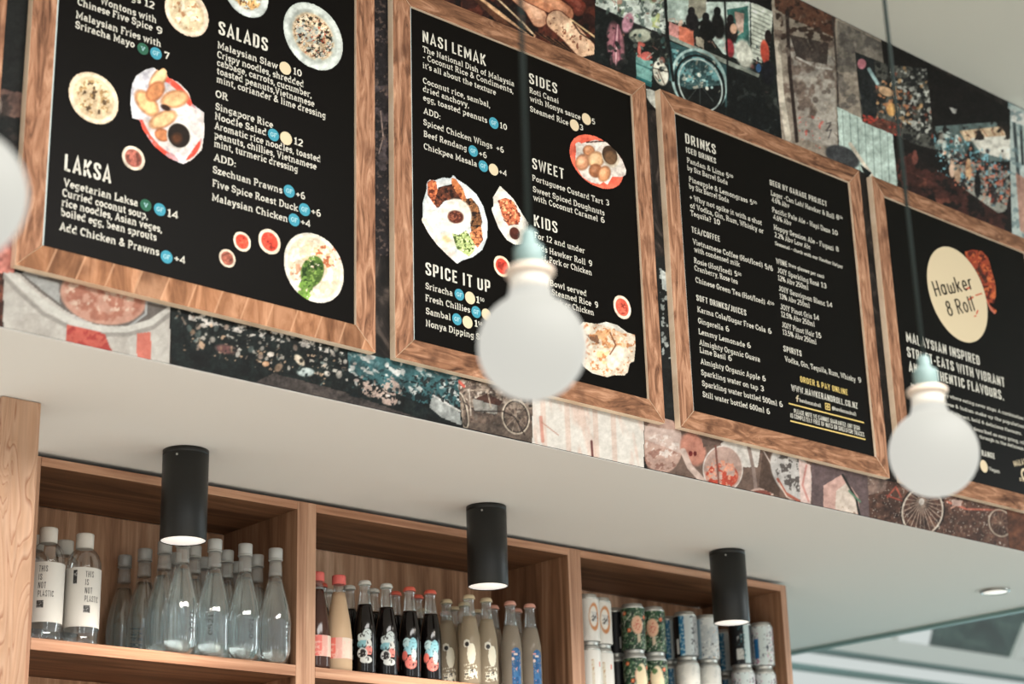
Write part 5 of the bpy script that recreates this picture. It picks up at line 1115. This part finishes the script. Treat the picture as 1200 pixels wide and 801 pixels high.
for k in range(10): P.line([(X_, Y_), (X_+12*cos(k*pi/5), Y_+14*sin(k*pi/5))], .5, (170, 146, 126), .7)
P.blot((216, 200, 186), 1.6, .74, .9, .04); P.grain(10, 2)
done(P, 'brown photo of parked bicycles with a spoked wheel')
P = PR(n4([(1036, 385), (1300, 440), (1300, 640), (1052, 577)]), (112, 70, 48), 37, lift=0.0003); P.blot((84, 52, 38), 20, .5, .8, .1, None, 90, 3); done(P, 'plain brown end of the wallpaper')
PRINT_DIM = 0.9
# ---- slivers between the boards
P = PR([(768, 100), (757, 104), (757, 128), (772, 130)], (24, 24, 23), 39); P.poly([(757, 103.5), (769, 107), (770, 129), (763, 122), (758, 114)], (190, 194, 184)); done(P, 'pale and dark sliver of a photo between boards')
P = PR([(766, 300), (785, 300), (795, 505), (778, 505)], (30, 34, 34), 41, 0.002); P.poly([(775, 316), (782, 320), (783, 342), (776, 338)], (176, 184, 180)); P.blot((150, 156, 152), 5, .56, .9, .06, [(772, 300), (785, 300), (792, 420), (776, 420)]); done(P, 'dark sliver of a photo with grey streaks between boards')
P = PR([(438, -10), (462, -10), (462, 300), (438, 300)], (38, 34, 36), 43, 0.002); P.blot((84, 74, 76), 9, .5, .8, .1, [(438, 30), (462, 30), (462, 200), (438, 200)]); P.line([(446, 130), (449, 160), (444, 180)], 1.2, (150, 130, 120)); P.blot((96, 80, 72), 4, .62, .8, .06); done(P, 'dim grey photo sliver between boards')
P = PR([(-20, -10), (40, -10), (30, 320), (-30, 320)], (26, 29, 27), 45, 0.003); P.poly([(-10, 102), (30, 110), (28, 140), (-10, 130)], (96, 74, 66)); P.blot((56, 48, 44), 12, .5, .8, .1, [(-20, 110), (30, 110), (25, 250), (-20, 250)]); P.poly([(-20, 240), (24, 250), (16, 330), (-30, 320)], (180, 112, 100)); done(P, 'dark photo sliver at the left with a reddish lower part')

# ================================================================ DRINKS SHELVES
SB = 3.82
Z0 = 2.197           # top of the shelf boards
zsh = [Z0, 1.79, 1.38, 0.97]
for (a0, a, b_, b1), lb in (((1.725, 1.752, 2.424, 2.4510), 'left walnut shelf unit holding clear water bottles beside the oak post'),
                            ((2.4514, 2.478, 3.309, 3.3318), 'middle walnut shelf unit holding glass soda bottles'),
                            ((3.3322, 3.355, 4.184, 4.209), 'right walnut shelf unit holding stacked drink cans')):
    shelf = empty('shelf_unit', (a0, SY, 0)); tag(shelf, lb, 'shelf unit', 'walnut shelf units under the soffit')
    def sbx(name, bs, mat):
        return boxes(name, [(p-a0, q-a0, r-SY, s-SY, e, f) for p, q, r, s, e, f in bs], M[mat], shelf, 0.0008)
    for u, v in ((a0, a), (b_, b1)):
        sbx('side_panel', [(u, v, SY+0.0025, SB, 0.55, 2.5895)], 'walnut_v')
        sbx('panel_edging', [(u, v, SY, SY+0.002, 0.55, 2.5895)], 'walnut_edge_v')
    a += 0.0005; b_ -= 0.0005
    sbx('top_panel', [(a, b_, SY+0.0025, SB-0.012, 2.569, 2.589)], 'walnut_h'); sbx('shelf_edging', [(a, b_, SY, SY+0.002, 2.569, 2.589)], 'walnut_edge_h')
    sbx('back_panel', [(a, b_, SB-0.011, SB-0.001, 0.55, 2.5685)], 'walnut_lit_back')
    for z in zsh:
        sbx('shelf_board', [(a, b_, SY+0.0025, SB-0.012, z-0.025, z)], 'walnut_h'); sbx('shelf_edging', [(a, b_, SY, SY+0.002, z-0.025, z)], 'walnut_edge_h')
    sbx('plinth', [(a0, b1, SY+0.02, SB, 0, 0.549)], 'dark')

# ---------------------------------------------------------------- labels wrapped round a bottle or can: (theta, z) pictures
class Wrap:
    def __init__(s, r, z0, z1, a0, a1, base, nt=40, nz=36, rfn=None, seed=1):
        s.A, s.Z = np.meshgrid(np.linspace(a0, a1, nt), np.linspace(z0, z1, nz), indexing='ij')
        s.u = (s.A-(a0+a1)/2)*r; s.v = s.Z-z0; s.col = np.zeros(s.A.shape+(3,)); s.col[:] = base; s.mask = np.ones(s.A.shape, bool)
        s.r = r if rfn is None else rfn(s.Z); s.seed = seed*2.9
    def put(s, a, c): a = np.clip(a, 0, 1)[..., None]; s.col = s.col*(1-a)+np.array(c, float)*a; return s
    def ell(s, u, v, ru, rv, c): return s.put((1-np.sqrt(((s.u-u)/ru)**2+((s.v-v)/rv)**2))/.12+.5, c)
    def rect(s, u0, u1, v0, v1, c): return s.put(((s.u > u0) & (s.u < u1) & (s.v > v0) & (s.v < v1))*1.0, c)
    def blot(s, c, sc_, thr, a=1.0, w=None):
        n = fbm(s.u/sc_+s.seed, s.v/sc_+s.seed*1.3); s.seed += 4.1
        m = np.clip((n-thr)/.05, 0, 1)*a
        return s.put(m if w is None else m*w, c)
    def inell(s, u, v, ru, rv): return ((s.u-u)/ru)**2+((s.v-v)/rv)**2 < 1
    def build(s, name, parent, loc=(0, 0, 0)):
        nt, nz = s.A.shape
        V = np.stack([s.r*np.cos(s.A), s.r*np.sin(s.A), s.Z], -1).reshape(-1, 3)
        F = [(i*nz+j, (i+1)*nz+j, (i+1)*nz+j+1, i*nz+j+1) for i in range(nt-1) for j in range(nz-1) if s.mask[i:i+2, j:j+2].sum() >= 3]
        o = mesh(name, V, F, M['gloss_print'], parent, loc, smooth=True)
        at = o.data.color_attributes.new('ink', 'FLOAT_COLOR', 'POINT')
        c = np.clip(s2l(s.col.reshape(-1, 3))*GAIN, 0, .9)
        at.data.foreach_set('color', np.concatenate([c, np.ones((len(c), 1))], -1).astype(np.float32).ravel())
        return o
def wrap_text(parent, name, rows, r, amid, mat, loc=(0, 0, 0), font='sans', bold=1.2, vertical=False):
    """rows: (text, u0, z baseline, width, height): letters bent round a bottle"""
    V, F = [], []
    for t, u0, z, wd, hh in rows:
        v, f, w0 = layout(t, font, bold); n = len(V)
        for (x, y) in v:
            u = u0+x*wd/w0; zz_ = z+y*hh
            if vertical: u, zz_ = u0-y*hh, z+x*wd/w0
            a = amid+u/r; V.append((r*cos(a), r*sin(a), zz_))
        F += [tuple(k+n for k in q) for q in f]
    return mesh(name, V, F, M[mat], parent, loc)
FA = -2.30            # direction from the shelf towards the camera, as an angle round a bottle

# ---------------------------------------------------------------- still water with paper label
def carton_bottle():
    t = empty('water_bottle')
    R_ = 0.0385
    lathe('bottle_body', [(.030, 0), (.0365, .003), (R_, .010), (.0355, .020), (.0370, .034), (R_, .040), (R_, .175), (.0375, .188), (.0335, .202), (.0265, .213), (.0195, .219), (.0175, .2225)], M['water'], t, 36)
    lathe('label', [(R_+.0004, .042), (R_+.0004, .172)], M['label'], t, 36, ct=False, cb=False)
    lathe('cap', [(.0178, .2200), (.0195, .2205), (.0195, .251), (.0185, .2535)], M['white_plastic'], t, 40, fn=lambda r, z, a: r*(1+.012*cos(20*a)) if .221 < z < .252 else r)
    wrap_text(t, 'label_lettering', [('THIS', -.014, .150, .0185, .0135), ('IS', -.014, .132, .0075, .0135), ('NOT', -.014, .114, .0165, .0135), ('PLASTIC', -.014, .096, .034, .0135)], R_+.0008, FA, 'label_ink', bold=.85)
    wr = Wrap(R_+.0008, .072, .088, FA-.40, FA-.02, (70, 68, 66)); wr.blot((150, 148, 144), .003, .56); wr.build('label_stamp', t)
    wr = Wrap(R_+.0008, .135, .166, FA-1.05, FA-.82, (52, 50, 50)); wr.blot((170, 168, 164), .003, .62); wr.build('label_ribbon', t)
    return t
cb = carton_bottle()
spots = [(1.812, 3.552, 'white-labelled still water bottle at the front beside the oak post', .2), (1.903, 3.557, 'second white-labelled still water bottle from the oak post, front row', .72),
         (1.898, 3.640, 'white-labelled water bottle behind, its cap showing between the two front ones', .9), (1.822, 3.634, 'white-labelled water bottle behind and half hidden by the oak post', .6)]
for k, (x, y, lb, rz) in enumerate(spots):
    o = cb if k == 0 else copy_tree(cb)
    o.location = (x, y, Z0); o.rotation_euler.z = rz; tag(o, lb, 'bottle', 'white-labelled water bottles')

# ---------------------------------------------------------------- clear sparkling water bottles
def clear_bottle():
    t = empty('water_bottle'); R_ = .038
    def petal(r, z, a):
        k = r*(1-.14*(1-min(1, z/.032))*abs(cos(2.5*a))) if z < .032 else r
        return k*(1+.035*abs(cos(5*a))**.7*max(0, min(1, (.125-z)/.03))-.018)
    prof = [(.026, 0), (.031, .004), (.0355, .014), (.0375, .026), (.038, .036), (.0372, .05), (.0375, .075), (.038, .095), (.0372, .112), (.0335, .135), (.0280, .158), (.0225, .178), (.0178, .196), (.0158, .206)]
    lathe('bottle_body', prof, M['water'], t, 80, fn=petal)
    lathe('water', [(.020, .006), (.0335, .018), (.0362, .036), (.0355, .05), (.0358, .095), (.0352, .112), (.0318, .135), (.0262, .158), (.0208, .178), (.0168, .192)], M['water_cell'], t, 60, fn=lambda r, z, a: r*(1+.035*abs(cos(5*a))**.7*max(0, min(1, (.125-z)/.03))-.02))
    lathe('neck_sleeve', [(.0160, .2062), (.0158, .214), (.0150, .228), (.0145, .243)], M['shrink'], t, 28)
    lathe('cap', [(.0160, .2435), (.0172, .2438), (.0172, .2462), (.0158, .2468), (.0158, .2490), (.0165, .2495), (.0165, .2705), (.0155, .2725)], M['silver_cap'], t, 48, fn=lambda r, z, a: r*(1+.015*cos(24*a)) if .25 < z < .271 else r)
    wrap_text(t, 'bottle_lettering', [('0521', .020, .046, .046, .011)], .0386, FA+.15, 'label_ink', font='slab', bold=.7, vertical=True)
    return t
cl = clear_bottle()
cols_ = [2.125, 2.206, 2.291, 2.378]; rows_ = [3.508, 3.590, 3.682, 3.768]
cn = ['first', 'second', 'third', 'fourth']; rn = ['front', 'second', 'third', 'back']
first = True
for ri, y in enumerate(rows_):
    for ci, x in enumerate(cols_):
        if ri == 3 and ci > 0: continue
        o = cl if first else copy_tree(cl); first = False
        o.location = (x+(.004*((ri*7+ci*5) % 3)-.004)*.5, y, Z0); o.rotation_euler.z = [0.35, -.5, .1, .55][ci] + ri*1.3
        lb = {3: 'clear water bottle rearmost and leftmost of the clear ones'}.get(ri, 'clear water bottle, %s from the left in the %s row of clear bottles' % (cn[ci], rn[ri]))
        tag(o, lb, 'bottle', 'clear sparkling water bottles')

# ---------------------------------------------------------------- glass soda bottles
SR = .0275
def soda_r(z):
    return np.interp(z, [0, .10, .125, .165, .19, .222], [SR, SR, .0262, .0185, .0145, .0125])
def soda(liq, cap, fill, label, short='soda_bottle'):
    t = empty(short)
    P1 = [(.0235, 0), (.0265, .003), (SR, .008), (SR, .098), (.0262, .123), (.0228, .143), (.0185, .164), (.0163, .178)]
    fr = float(np.interp(fill, [p[1] for p in P1], [p[0] for p in P1]))
    prof = [p for p in P1 if p[1] < fill]+[(fr, fill)]
    lathe('filled_body', prof, M[liq], t, 32)
    pr = [(fr, fill+.0003)]+[p for p in P1 if p[1] > fill+.004]+[(.0148, .192), (.0132, .206), (.0130, .216), (.0138, .2175), (.0138, .2205), (.0130, .222)]
    lathe('glass_neck', pr, M['clear_glass'], t, 28)
    lathe('crown_cap', [(.0158, .2222), (.0160, .2230), (.0150, .2275), (.0140, .2305), (.0110, .2325)], M[cap], t, 42, fn=lambda r, z, a: r*(1+.035*cos(21*a)) if z < .2235 else r)
    label(t)
    return t
def lab_cola(second):
    def f(t):
        w = Wrap(SR+.0005, .010, .112, FA-1.25, FA+1.25, (20, 16, 16), 56, 60, lambda z: soda_r(z)+.0006, seed=3+second)
        if not second:
            m = w.inell(-.006, .078, .011, .012) | w.inell(.009, .085, .013, .016) | w.inell(-.002, .062, .016, .012) | w.inell(.014, .055, .009, .02) | w.inell(-.004, .040, .014, .013) | w.inell(.006, .024, .016, .010)
            w.ell(-.006, .078, .011, .011, (206, 214, 210)); w.ell(.009, .085, .012, .015, (196, 206, 204)); w.ell(-.002, .062, .016, .010, (128, 176, 184)); w.ell(.013, .055, .009, .02, (206, 206, 200)); w.ell(.013, .046, .010, .012, (214, 130, 120)); w.ell(-.004, .040, .013, .013, (206, 206, 202)); w.ell(.006, .024, .016, .009, (206, 208, 204)); w.ell(-.004, .040, .010, .010, (34, 28, 28))
            w.blot((226, 224, 220), .004, .55, 1, w.inell(-.004, .040, .010, .010)); w.blot((40, 34, 36), .0045, .62, .9)
        else:
            m = w.inell(-.006, .078, .012, .014) | w.inell(.010, .074, .012, .018) | w.inell(.002, .060, .017, .012) | w.inell(-.012, .046, .008, .014) | w.inell(.004, .030, .016, .018) | w.inell(.012, .05, .008, .02)
            w.ell(-.006, .078, .011, .013, (186, 214, 216)); w.ell(.010, .074, .011, .017, (140, 196, 208)); w.ell(.002, .060, .017, .011, (150, 200, 212)); w.ell(-.012, .046, .008, .013, (224, 112, 100)); w.ell(.004, .030, .016, .017, (222, 120, 110)); w.ell(.012, .048, .007, .016, (196, 210, 210))
            w.blot((236, 170, 156), .004, .58, .9, w.inell(.004, .030, .015, .016)); w.blot((34, 28, 30), .0042, .66, .9)
        w.mask = m; w.build('label', t)
    return f
def lab_lemon(t):
    w = Wrap(SR, .012, .118, FA-1.2, FA+1.2, (222, 216, 196), 56, 60, lambda z: soda_r(z)+.0006, seed=9)
    w.mask = w.inell(.006, .066, .0115, .027) | w.inell(-.006, .092, .009, .011) | ((w.v < .040) & (fbm(w.u/.004+3, w.v/.004) > .50) & (abs(w.u-.004) < .018)) | w.inell(.006, .016, .015, .010)
    w.ell(-.006, .092, .009, .011, (222, 218, 204)); w.ell(-.005, .090, .0055, .006, (36, 32, 30)); w.blot((44, 40, 38), .0045, .60, .9, (w.v < .034)*1.0)
    w.build('label', t)
def lab_blue(t):
    w = Wrap(SR, .012, .112, FA-1.0, FA+1.2, (34, 82, 128), 56, 60, lambda z: soda_r(z)+.0006, seed=12)
    w.mask = ((abs(w.u-.008) < .0135) & (w.v < .078)) | w.inell(.008, .080, .0135, .016)
    w.blot((60, 110, 156), .007, .5, .9); w.blot((206, 150, 140), .0045, .74, 1); w.blot((140, 134, 128), .007, .72, .8); w.ell(-.002, .084, .006, .0022, (222, 150, 140)); w.ell(.006, .078, .006, .003, (216, 196, 186)); w.ell(-.002, .066, .004, .004, (216, 190, 180))
    w.build('label', t)
cw = soda('cola', 'cap_white', .172, lab_cola(0)); cred = soda('cola', 'cap_red', .170, lab_cola(1))
lem = soda('lemon', 'cap_cream', .176, lab_lemon); blu = soda('tonic', 'cap_peach', .166, lab_blue)
protos = {'w': cw, 'r': cred, 'l': lem, 'b': blu}; used = set()
G_ = {'w': 'white-capped cola bottles', 'r': 'coral-capped cola bottles', 'l': 'cream-capped lemonade bottles', 'b': 'peach-capped soda bottles'}
items = [('w', 2.655, 3.530, 0, 'white-capped dark cola bottle at the front, next to the peach juice'), ('w', 2.722, 3.530, .12, 'white-capped dark cola bottle at the front, next to the coral caps'),
         ('w', 2.658, 3.598, 1, 'white-capped cola bottle in the second row, its cap just right of the peach juice cap'), ('w', 2.731, 3.595, .6, 'white-capped cola bottle in the second row, between the two front white caps'), ('w', 2.637, 3.662, 1.4, 'white-capped cola bottle deep in the row, left of the peach juice neck'),
         ('r', 2.795, 3.530, 0, 'coral-capped dark cola bottle at the front, left of the pair'), ('r', 2.862, 3.530, .05, 'coral-capped dark cola bottle at the front, right of the pair'), ('r', 2.800, 3.594, .5, 'coral-capped cola bottle behind, between the white caps and front coral caps'), ('r', 2.873, 3.596, .8, 'coral-capped cola bottle behind, between the two front coral caps'),
         ('r', 2.583, 3.612, .9, 'coral-capped cola bottle behind, left of the peach juice bottle'),
         ('l', 2.974, 3.602, .15, 'cream-capped lemonade bottle set back, right of the coral-capped colas'), ('l', 2.985, 3.524, -.05, 'cream-capped lemonade bottle at the front, left of its pair'), ('l', 3.049, 3.530, .28, 'cream-capped lemonade bottle at the front, right of its pair'), ('l', 3.050, 3.664, .9, 'cream-capped bottle in the third row, left of the front lemonade neck'), ('l', 3.036, 3.604, .6, 'cream-capped bottle in the second row, right behind the front lemonade'), ('l', 2.998, 3.730, .2, 'cream-capped lemonade bottle in the back row behind the coral caps'), ('l', 3.128, 3.662, .7, 'cream-capped bottle in the third row, between front lemonade necks'),
         ('b', 3.130, 3.528, .1, 'peach-capped blue-label soda bottle at the front, left of its pair'), ('b', 3.197, 3.526, .25, 'peach-capped blue-label soda bottle at the front, right of its pair'), ('b', 3.128, 3.594, .8, 'peach-capped soda bottle behind, right of the lemonade caps'), ('b', 3.211, 3.594, .9, 'peach-capped soda bottle behind, between the two front blue-label bottles'), ('b', 3.075, 3.730, .4, 'peach-capped soda bottle in the back row behind the lemonades')]
for k, x, y, rz, lb in items:
    o = protos[k] if k not in used else copy_tree(protos[k]); used.add(k)
    o.location = (x, y, Z0); o.rotation_euler.z = rz; tag(o, lb, 'bottle', G_[k])
def juice(liq, label):
    t = empty('juice_bottle')
    lathe('filled_body', [(.028, 0), (.0315, .003), (.0328, .010), (.0328, .06), (.0322, .085), (.0285, .118), (.0230, .150), (.0178, .178), (.0150, .194)], M[liq], t, 32)
    lathe('glass_neck', [(.0150, .1943), (.0140, .200), (.0136, .214)], M['clear_glass'], t, 28)
    lathe('screw_cap', [(.0150, .2142), (.0168, .2147), (.0168, .2335), (.0158, .2362)], M['cap_pink'], t, 40, fn=lambda r, z, a: r*(1+.014*cos(20*a)) if z < .234 else r)
    w = Wrap(.0333, .030, .080, FA-1.5, FA+1.5, (226, 170, 156), 50, 30, seed=20); w.rect(-.1, -.004, 0, .1, (224, 116, 104)); w.rect(.012, .1, 0, .1, (228, 208, 190)); w.blot((234, 196, 180), .006, .6, .7); w.build('label', t)
    t.name = 'juice_bottle'
    return t
j = juice('juice', 0); j.location = (2.578, 3.532, Z0); tag(j, 'peach juice bottle with pink screw cap at the front of the middle bay', 'bottle')
j2 = juice('berry', 0); j2.location = (2.5135, 3.531, Z0); tag(j2, 'dark pink-labelled juice bottle half hidden by the left upright', 'bottle'); j2.rotation_euler.z = .6

# ---------------------------------------------------------------- cans, stacked two high
CH_ = .140
def can(name, r, base, art, seed):
    t = empty('drink_can')
    lathe('can_end', [(r*.74, 0), (r*.80, .0015), (r*.76, .006), (r*.90, .0105)], M['can_metal'], t, 36)
    w = Wrap(r, .0108, CH_-.0145, FA-pi, FA+pi, base, 72, 44, seed=seed); art(w); w.build('printed_body', t)
    lathe('can_top', [(r, CH_-.0142), (r*.93, CH_-.008), (r*.83, CH_-.0035), (r*.82, CH_-.0005), (r*.78, CH_-.0005), (r*.76, CH_-.005), (r*.2, CH_-.005)], M['can_metal'], t, 36)
    return t
def art_white(w):
    w.blot((226, 222, 214), .02, .5, .6); w.ell(.012, .065, .016, .038, (196, 132, 86)); w.ell(.010, .066, .012, .028, (226, 220, 210)); w.rect(.004, .022, .052, .078, (206, 204, 200)); w.blot((86, 84, 84), .004, .56, .9, ((abs(w.u-.013) < .010) & (abs(w.v-.066) < .014))*1.0); w.ell(-.05, .06, .008, .036, (170, 120, 84)); w.blot((110, 100, 92), .004, .6, .9, ((abs(w.u+.05) < .006) & (abs(w.v-.06) < .03))*1.0)
def art_white_plain(w):
    w.rect(-.004, .003, .02, .09, (206, 196, 176)); w.blot((176, 130, 90), .004, .58, .9, ((w.u > -.004) & (w.u < .003) & (w.v > .02) & (w.v < .09))*1.0); w.rect(.018, .024, .07, .085, (214, 120, 100))
def art_green(w):
    w.blot((52, 84, 60), .010, .42, 1); w.blot((120, 142, 110), .006, .56, 1); w.blot((30, 44, 34), .007, .58, 1); w.blot((206, 204, 186), .0045, .66, .9)
    for (u, v) in ((-.024, .100), (-.010, .052), (.040, .09), (-.06, .07), (.07, .04)): w.ell(u, v, .0055, .006, (214, 92, 66)); w.ell(u, v, .002, .002, (236, 190, 120))
    w.ell(.014, .066, .0175, .026, (222, 176, 146)); w.blot((196, 84, 74), .005, .56, .9, w.inell(.014, .068, .011, .016)*1.0); w.ell(.016, .028, .005, .012, (206, 186, 160))
def art_green_low(w):
    art_green(w); w.ell(.018, .050, .019, .050, (226, 208, 172)); w.ell(.010, .085, .008, .008, (86, 116, 70))
def art_blue(w):
    w.rect(-.2, -.020, 0, .2, (22, 22, 24)); w.rect(-.020, -.006, 0, .2, (44, 116, 156)); w.blot((190, 214, 220), .006, .56, .9, ((w.u > -.022) & (w.u < -.004))*1.0); w.rect(-.006, .02, 0, .2, (196, 204, 204)); w.rect(.02, .2, 0, .2, (150, 150, 148)); w.rect(-.034, -.023, .006, .05, (206, 206, 202)); w.blot((60, 60, 64), .005, .62, .8, (w.u > .012)*1.0)
def art_silver(w):
    w.blot((170, 176, 178), .012, .5, .7); w.blot((206, 160, 110), .006, .70, .9, (w.u > .008)*1.0); w.blot((60, 96, 130), .006, .74, .9); w.rect(-.2, -.024, 0, .2, (150, 176, 190)); w.blot((50, 50, 56), .0045, .68, .8, (w.v < .045)*1.0)
def art_black(w):
    w.rect(.006, .024, 0, .2, (190, 208, 208)); w.blot((54, 110, 118), .006, .58, .8, ((w.u > -.012) & (w.u < .008))*1.0); w.blot((200, 200, 198), .004, .66, .9, ((w.u > -.02) & (w.u < .0) & (w.v > .06) & (w.v < .09))*1.0); w.rect(-.018, .004, .012, .045, (206, 206, 200)); w.blot((120, 120, 120), .0035, .62, .8, ((w.u > -.018) & (w.u < .004) & (w.v < .045))*1.0)
def art_floral(w):
    w.blot((50, 52, 66), .006, .60, .9); w.blot((206, 120, 160), .005, .66, .9); w.blot((120, 130, 60), .006, .60, .9, ((w.u > .012) & (w.v < .05))*1.0); w.rect(-.03, -.014, .02, .08, (46, 110, 160)); w.rect(-.014, .008, 0, .2, (206, 216, 214)); w.blot((80, 84, 96), .005, .72, .9)
arts = {'white': (.0300, (222, 218, 210), art_white), 'plain': (.0300, (222, 218, 210), art_white_plain), 'green': (.0345, (44, 66, 50), art_green), 'greenlow': (.0345, (44, 66, 50), art_green_low), 'blue': (.0345, (40, 44, 50), art_blue), 'silver': (.0345, (206, 208, 204), art_silver), 'black': (.0345, (26, 26, 28), art_black), 'floral': (.0345, (206, 210, 208), art_floral)}
cache = {}
def place_can(kind, x, y, lev, rz, lb, grp):
    if kind not in cache: o = cache[kind] = can(kind, *arts[kind], seed=len(cache)+2)
    else: o = copy_tree(cache[kind])
    o.location = (x, y, Z0+lev*(CH_)); o.rotation_euler.z = rz; tag(o, lb, 'can', grp)
cans = [('white', 'plain', 3.410, 3.524, .15, 'white slim can %s beside the upright', 'white slim cans'), ('white', 'plain', 3.473, 3.540, 0, 'white slim can %s, nearer the green cans', 'white slim cans'),
        ('green', 'greenlow', 3.611, 3.553, -.1, 'dark green floral can %s, left of its pair', 'green floral cans'), ('green', 'greenlow', 3.692, 3.553, -.55, 'dark green floral can %s, right of its pair', 'green floral cans'),
        ('black', 'black', 3.613, 3.626, .8, 'dark can %s hidden behind the green floral cans', 'dark cans'), ('blue', 'blue', 3.836, 3.634, .3, 'blue and black can %s set back between green and blue stacks', 'blue cans'),
        ('blue', 'plainsilver', 3.825, 3.554, 0, 'blue and black can %s at the front with a barcode side', 'blue cans'), ('silver', 'plainsilver', 3.914, 3.554, .1, 'pale silver can %s behind the right ceiling lamp', 'silver cans'),
        ('blue', 'blue', 4.135, 3.690, .2, 'blue and black can %s deep between the silver and black stacks', 'blue cans'), ('black', 'floral', 4.071, 3.562, 0, 'black can with pale stripe %s near the right end', 'dark cans'), ('floral', 'floral', 4.147, 3.545, 0, 'pale floral can %s at the right end of the shelf', 'pale floral cans')]
arts['plainsilver'] = (.0345, (214, 212, 204), lambda w: w.blot((190, 190, 184), .02, .55, .6))
for up, lo, x, y, rz, lb, grp in cans:
    place_can(up, x, y, 1, rz, lb % 'on top of a stack', grp)
    g2 = {'plain': 'white slim cans', 'greenlow': 'green floral cans', 'plainsilver': 'silver cans', 'floral': 'pale floral cans', 'blue': 'blue cans', 'black': 'dark cans'}[lo]
    place_can(lo, x, y, 0, rz+.1, 'lower can right under the ' + lb.replace(' %s', ''), g2)

# ================================================================ LAMPS
def downlight(x, label):
    t = empty('ceiling_downlight', (x, 3.305, ZS)); tag(t, label, 'ceiling lamp', 'black cylinder downlights under the soffit')
    lathe('housing', [(.0478, -.2005), (.0492, -.2000), (.0500, -.199), (.0500, -.013), (.0490, -.0125), (.0490, -.0115), (.0500, -.011), (.0500, -.0006)], M['black_metal'], t, 64, cb=False)
    lathe('diffuser', [(.0001, -.1985), (.0479, -.1985), (.0479, -.1950), (.0001, -.1950)], M['lamp_white'], t, 48)
    a = -2.5
    lathe('fixing_screw', [(.0025, 0), (.0025, .0012), (.0015, .0018)], M['screw'], t, 12)
    s_ = [o for o in t.children if o.name.startswith('fixing_screw')][0]
    s_.rotation_euler = (radians(90), 0, a+radians(90)); s_.location = (.0500*cos(a), .0500*sin(a), -.020)
    l = bpy.data.lights.new('downlight_beam', 'SPOT'); l.energy = 16.0; l.color = (1.0, .90, .78); l.spot_size = radians(150); l.spot_blend = 1.0; l.shadow_soft_size = 0.04
    lo = bpy.data.objects.new('downlight_beam', l); C.objects.link(lo); lo.parent = t; lo.location = (0, 0, -.207)
    return t
for x, lb in ((2.000, 'leftmost black cylinder downlight, above the clear water bottles'), (2.862, 'middle black cylinder downlight, above the lemonade bottles'), (3.746, 'rightmost black cylinder downlight, above the cans')):
    downlight(x, lb)
rs = empty('recessed_spotlight', (1.7387*2.8, 1.1407*2.8, ZS)); tag(rs, 'small flat recessed spotlight in the soffit at far right', 'ceiling lamp')
lathe('trim_ring', [(.047, -.0005), (.047, -.006), (.043, -.009), (.038, -.0075), (.038, -.003)], M['chrome'], rs, 40, ct=False, cb=False)
lathe('diffuser', [(.0001, -.0072), (.0378, -.0072), (.0378, -.001), (.0001, -.001)], M['lamp_white'], rs, 36)

def pendant(x, label):
    t = empty('pendant_lamp', (x, 1.437, 2.177)); tag(t, label, 'pendant lamp', 'round bulb pendants hanging in front of the boards')
    top = ZC-2.177
    R_ = .0625
    pr = []
    for k in range(0, 25):
        a = -pi/2+pi*k/24*.86
        pr.append((max(.0002, R_*cos(a)), R_*sin(a)))
    rl, zl = pr[-1]
    pr += [(.0262, .0605), (.0240, .0680)]
    lathe('bulb_globe', pr, M['bulb'], t, 56, cb=False, ct=False)
    lathe('bulb_neck', [(.0240, .0682), (.0232, .078), (.0225, .0855)], M['bulb_neck'], t, 40)
    lathe('collar', [(.0225, .0858), (.0270, .0862), (.0290, .0885), (.0290, .0925), (.0265, .0950), (.0190, .0962)], M['collar'], t, 40)
    lathe('lampholder', [(.0172, .0965), (.0176, .0975), (.0176, .1190), (.0160, .1225), (.0115, .1250), (.0095, .1270), (.0088, .1400), (.0060, .1440)], M['socket'], t, 36)
    lathe('cord', [(.0031, .1442), (.0031, top-.0402)], M['cord'], t, 14)
    lathe('ceiling_rose', [(.012, top-.040), (.045, top-.028), (.050, top-.012), (.050, top-.0005)], M['black_metal'], t, 40)
    return t
pendant(.624, 'nearest round glowing bulb pendant, cut off by the left edge')
pendant(1.3195, 'central round glowing bulb pendant hanging in front of the nasi lemak board')
pendant(2.079, 'right round glowing bulb pendant hanging in front of the round-sign board')
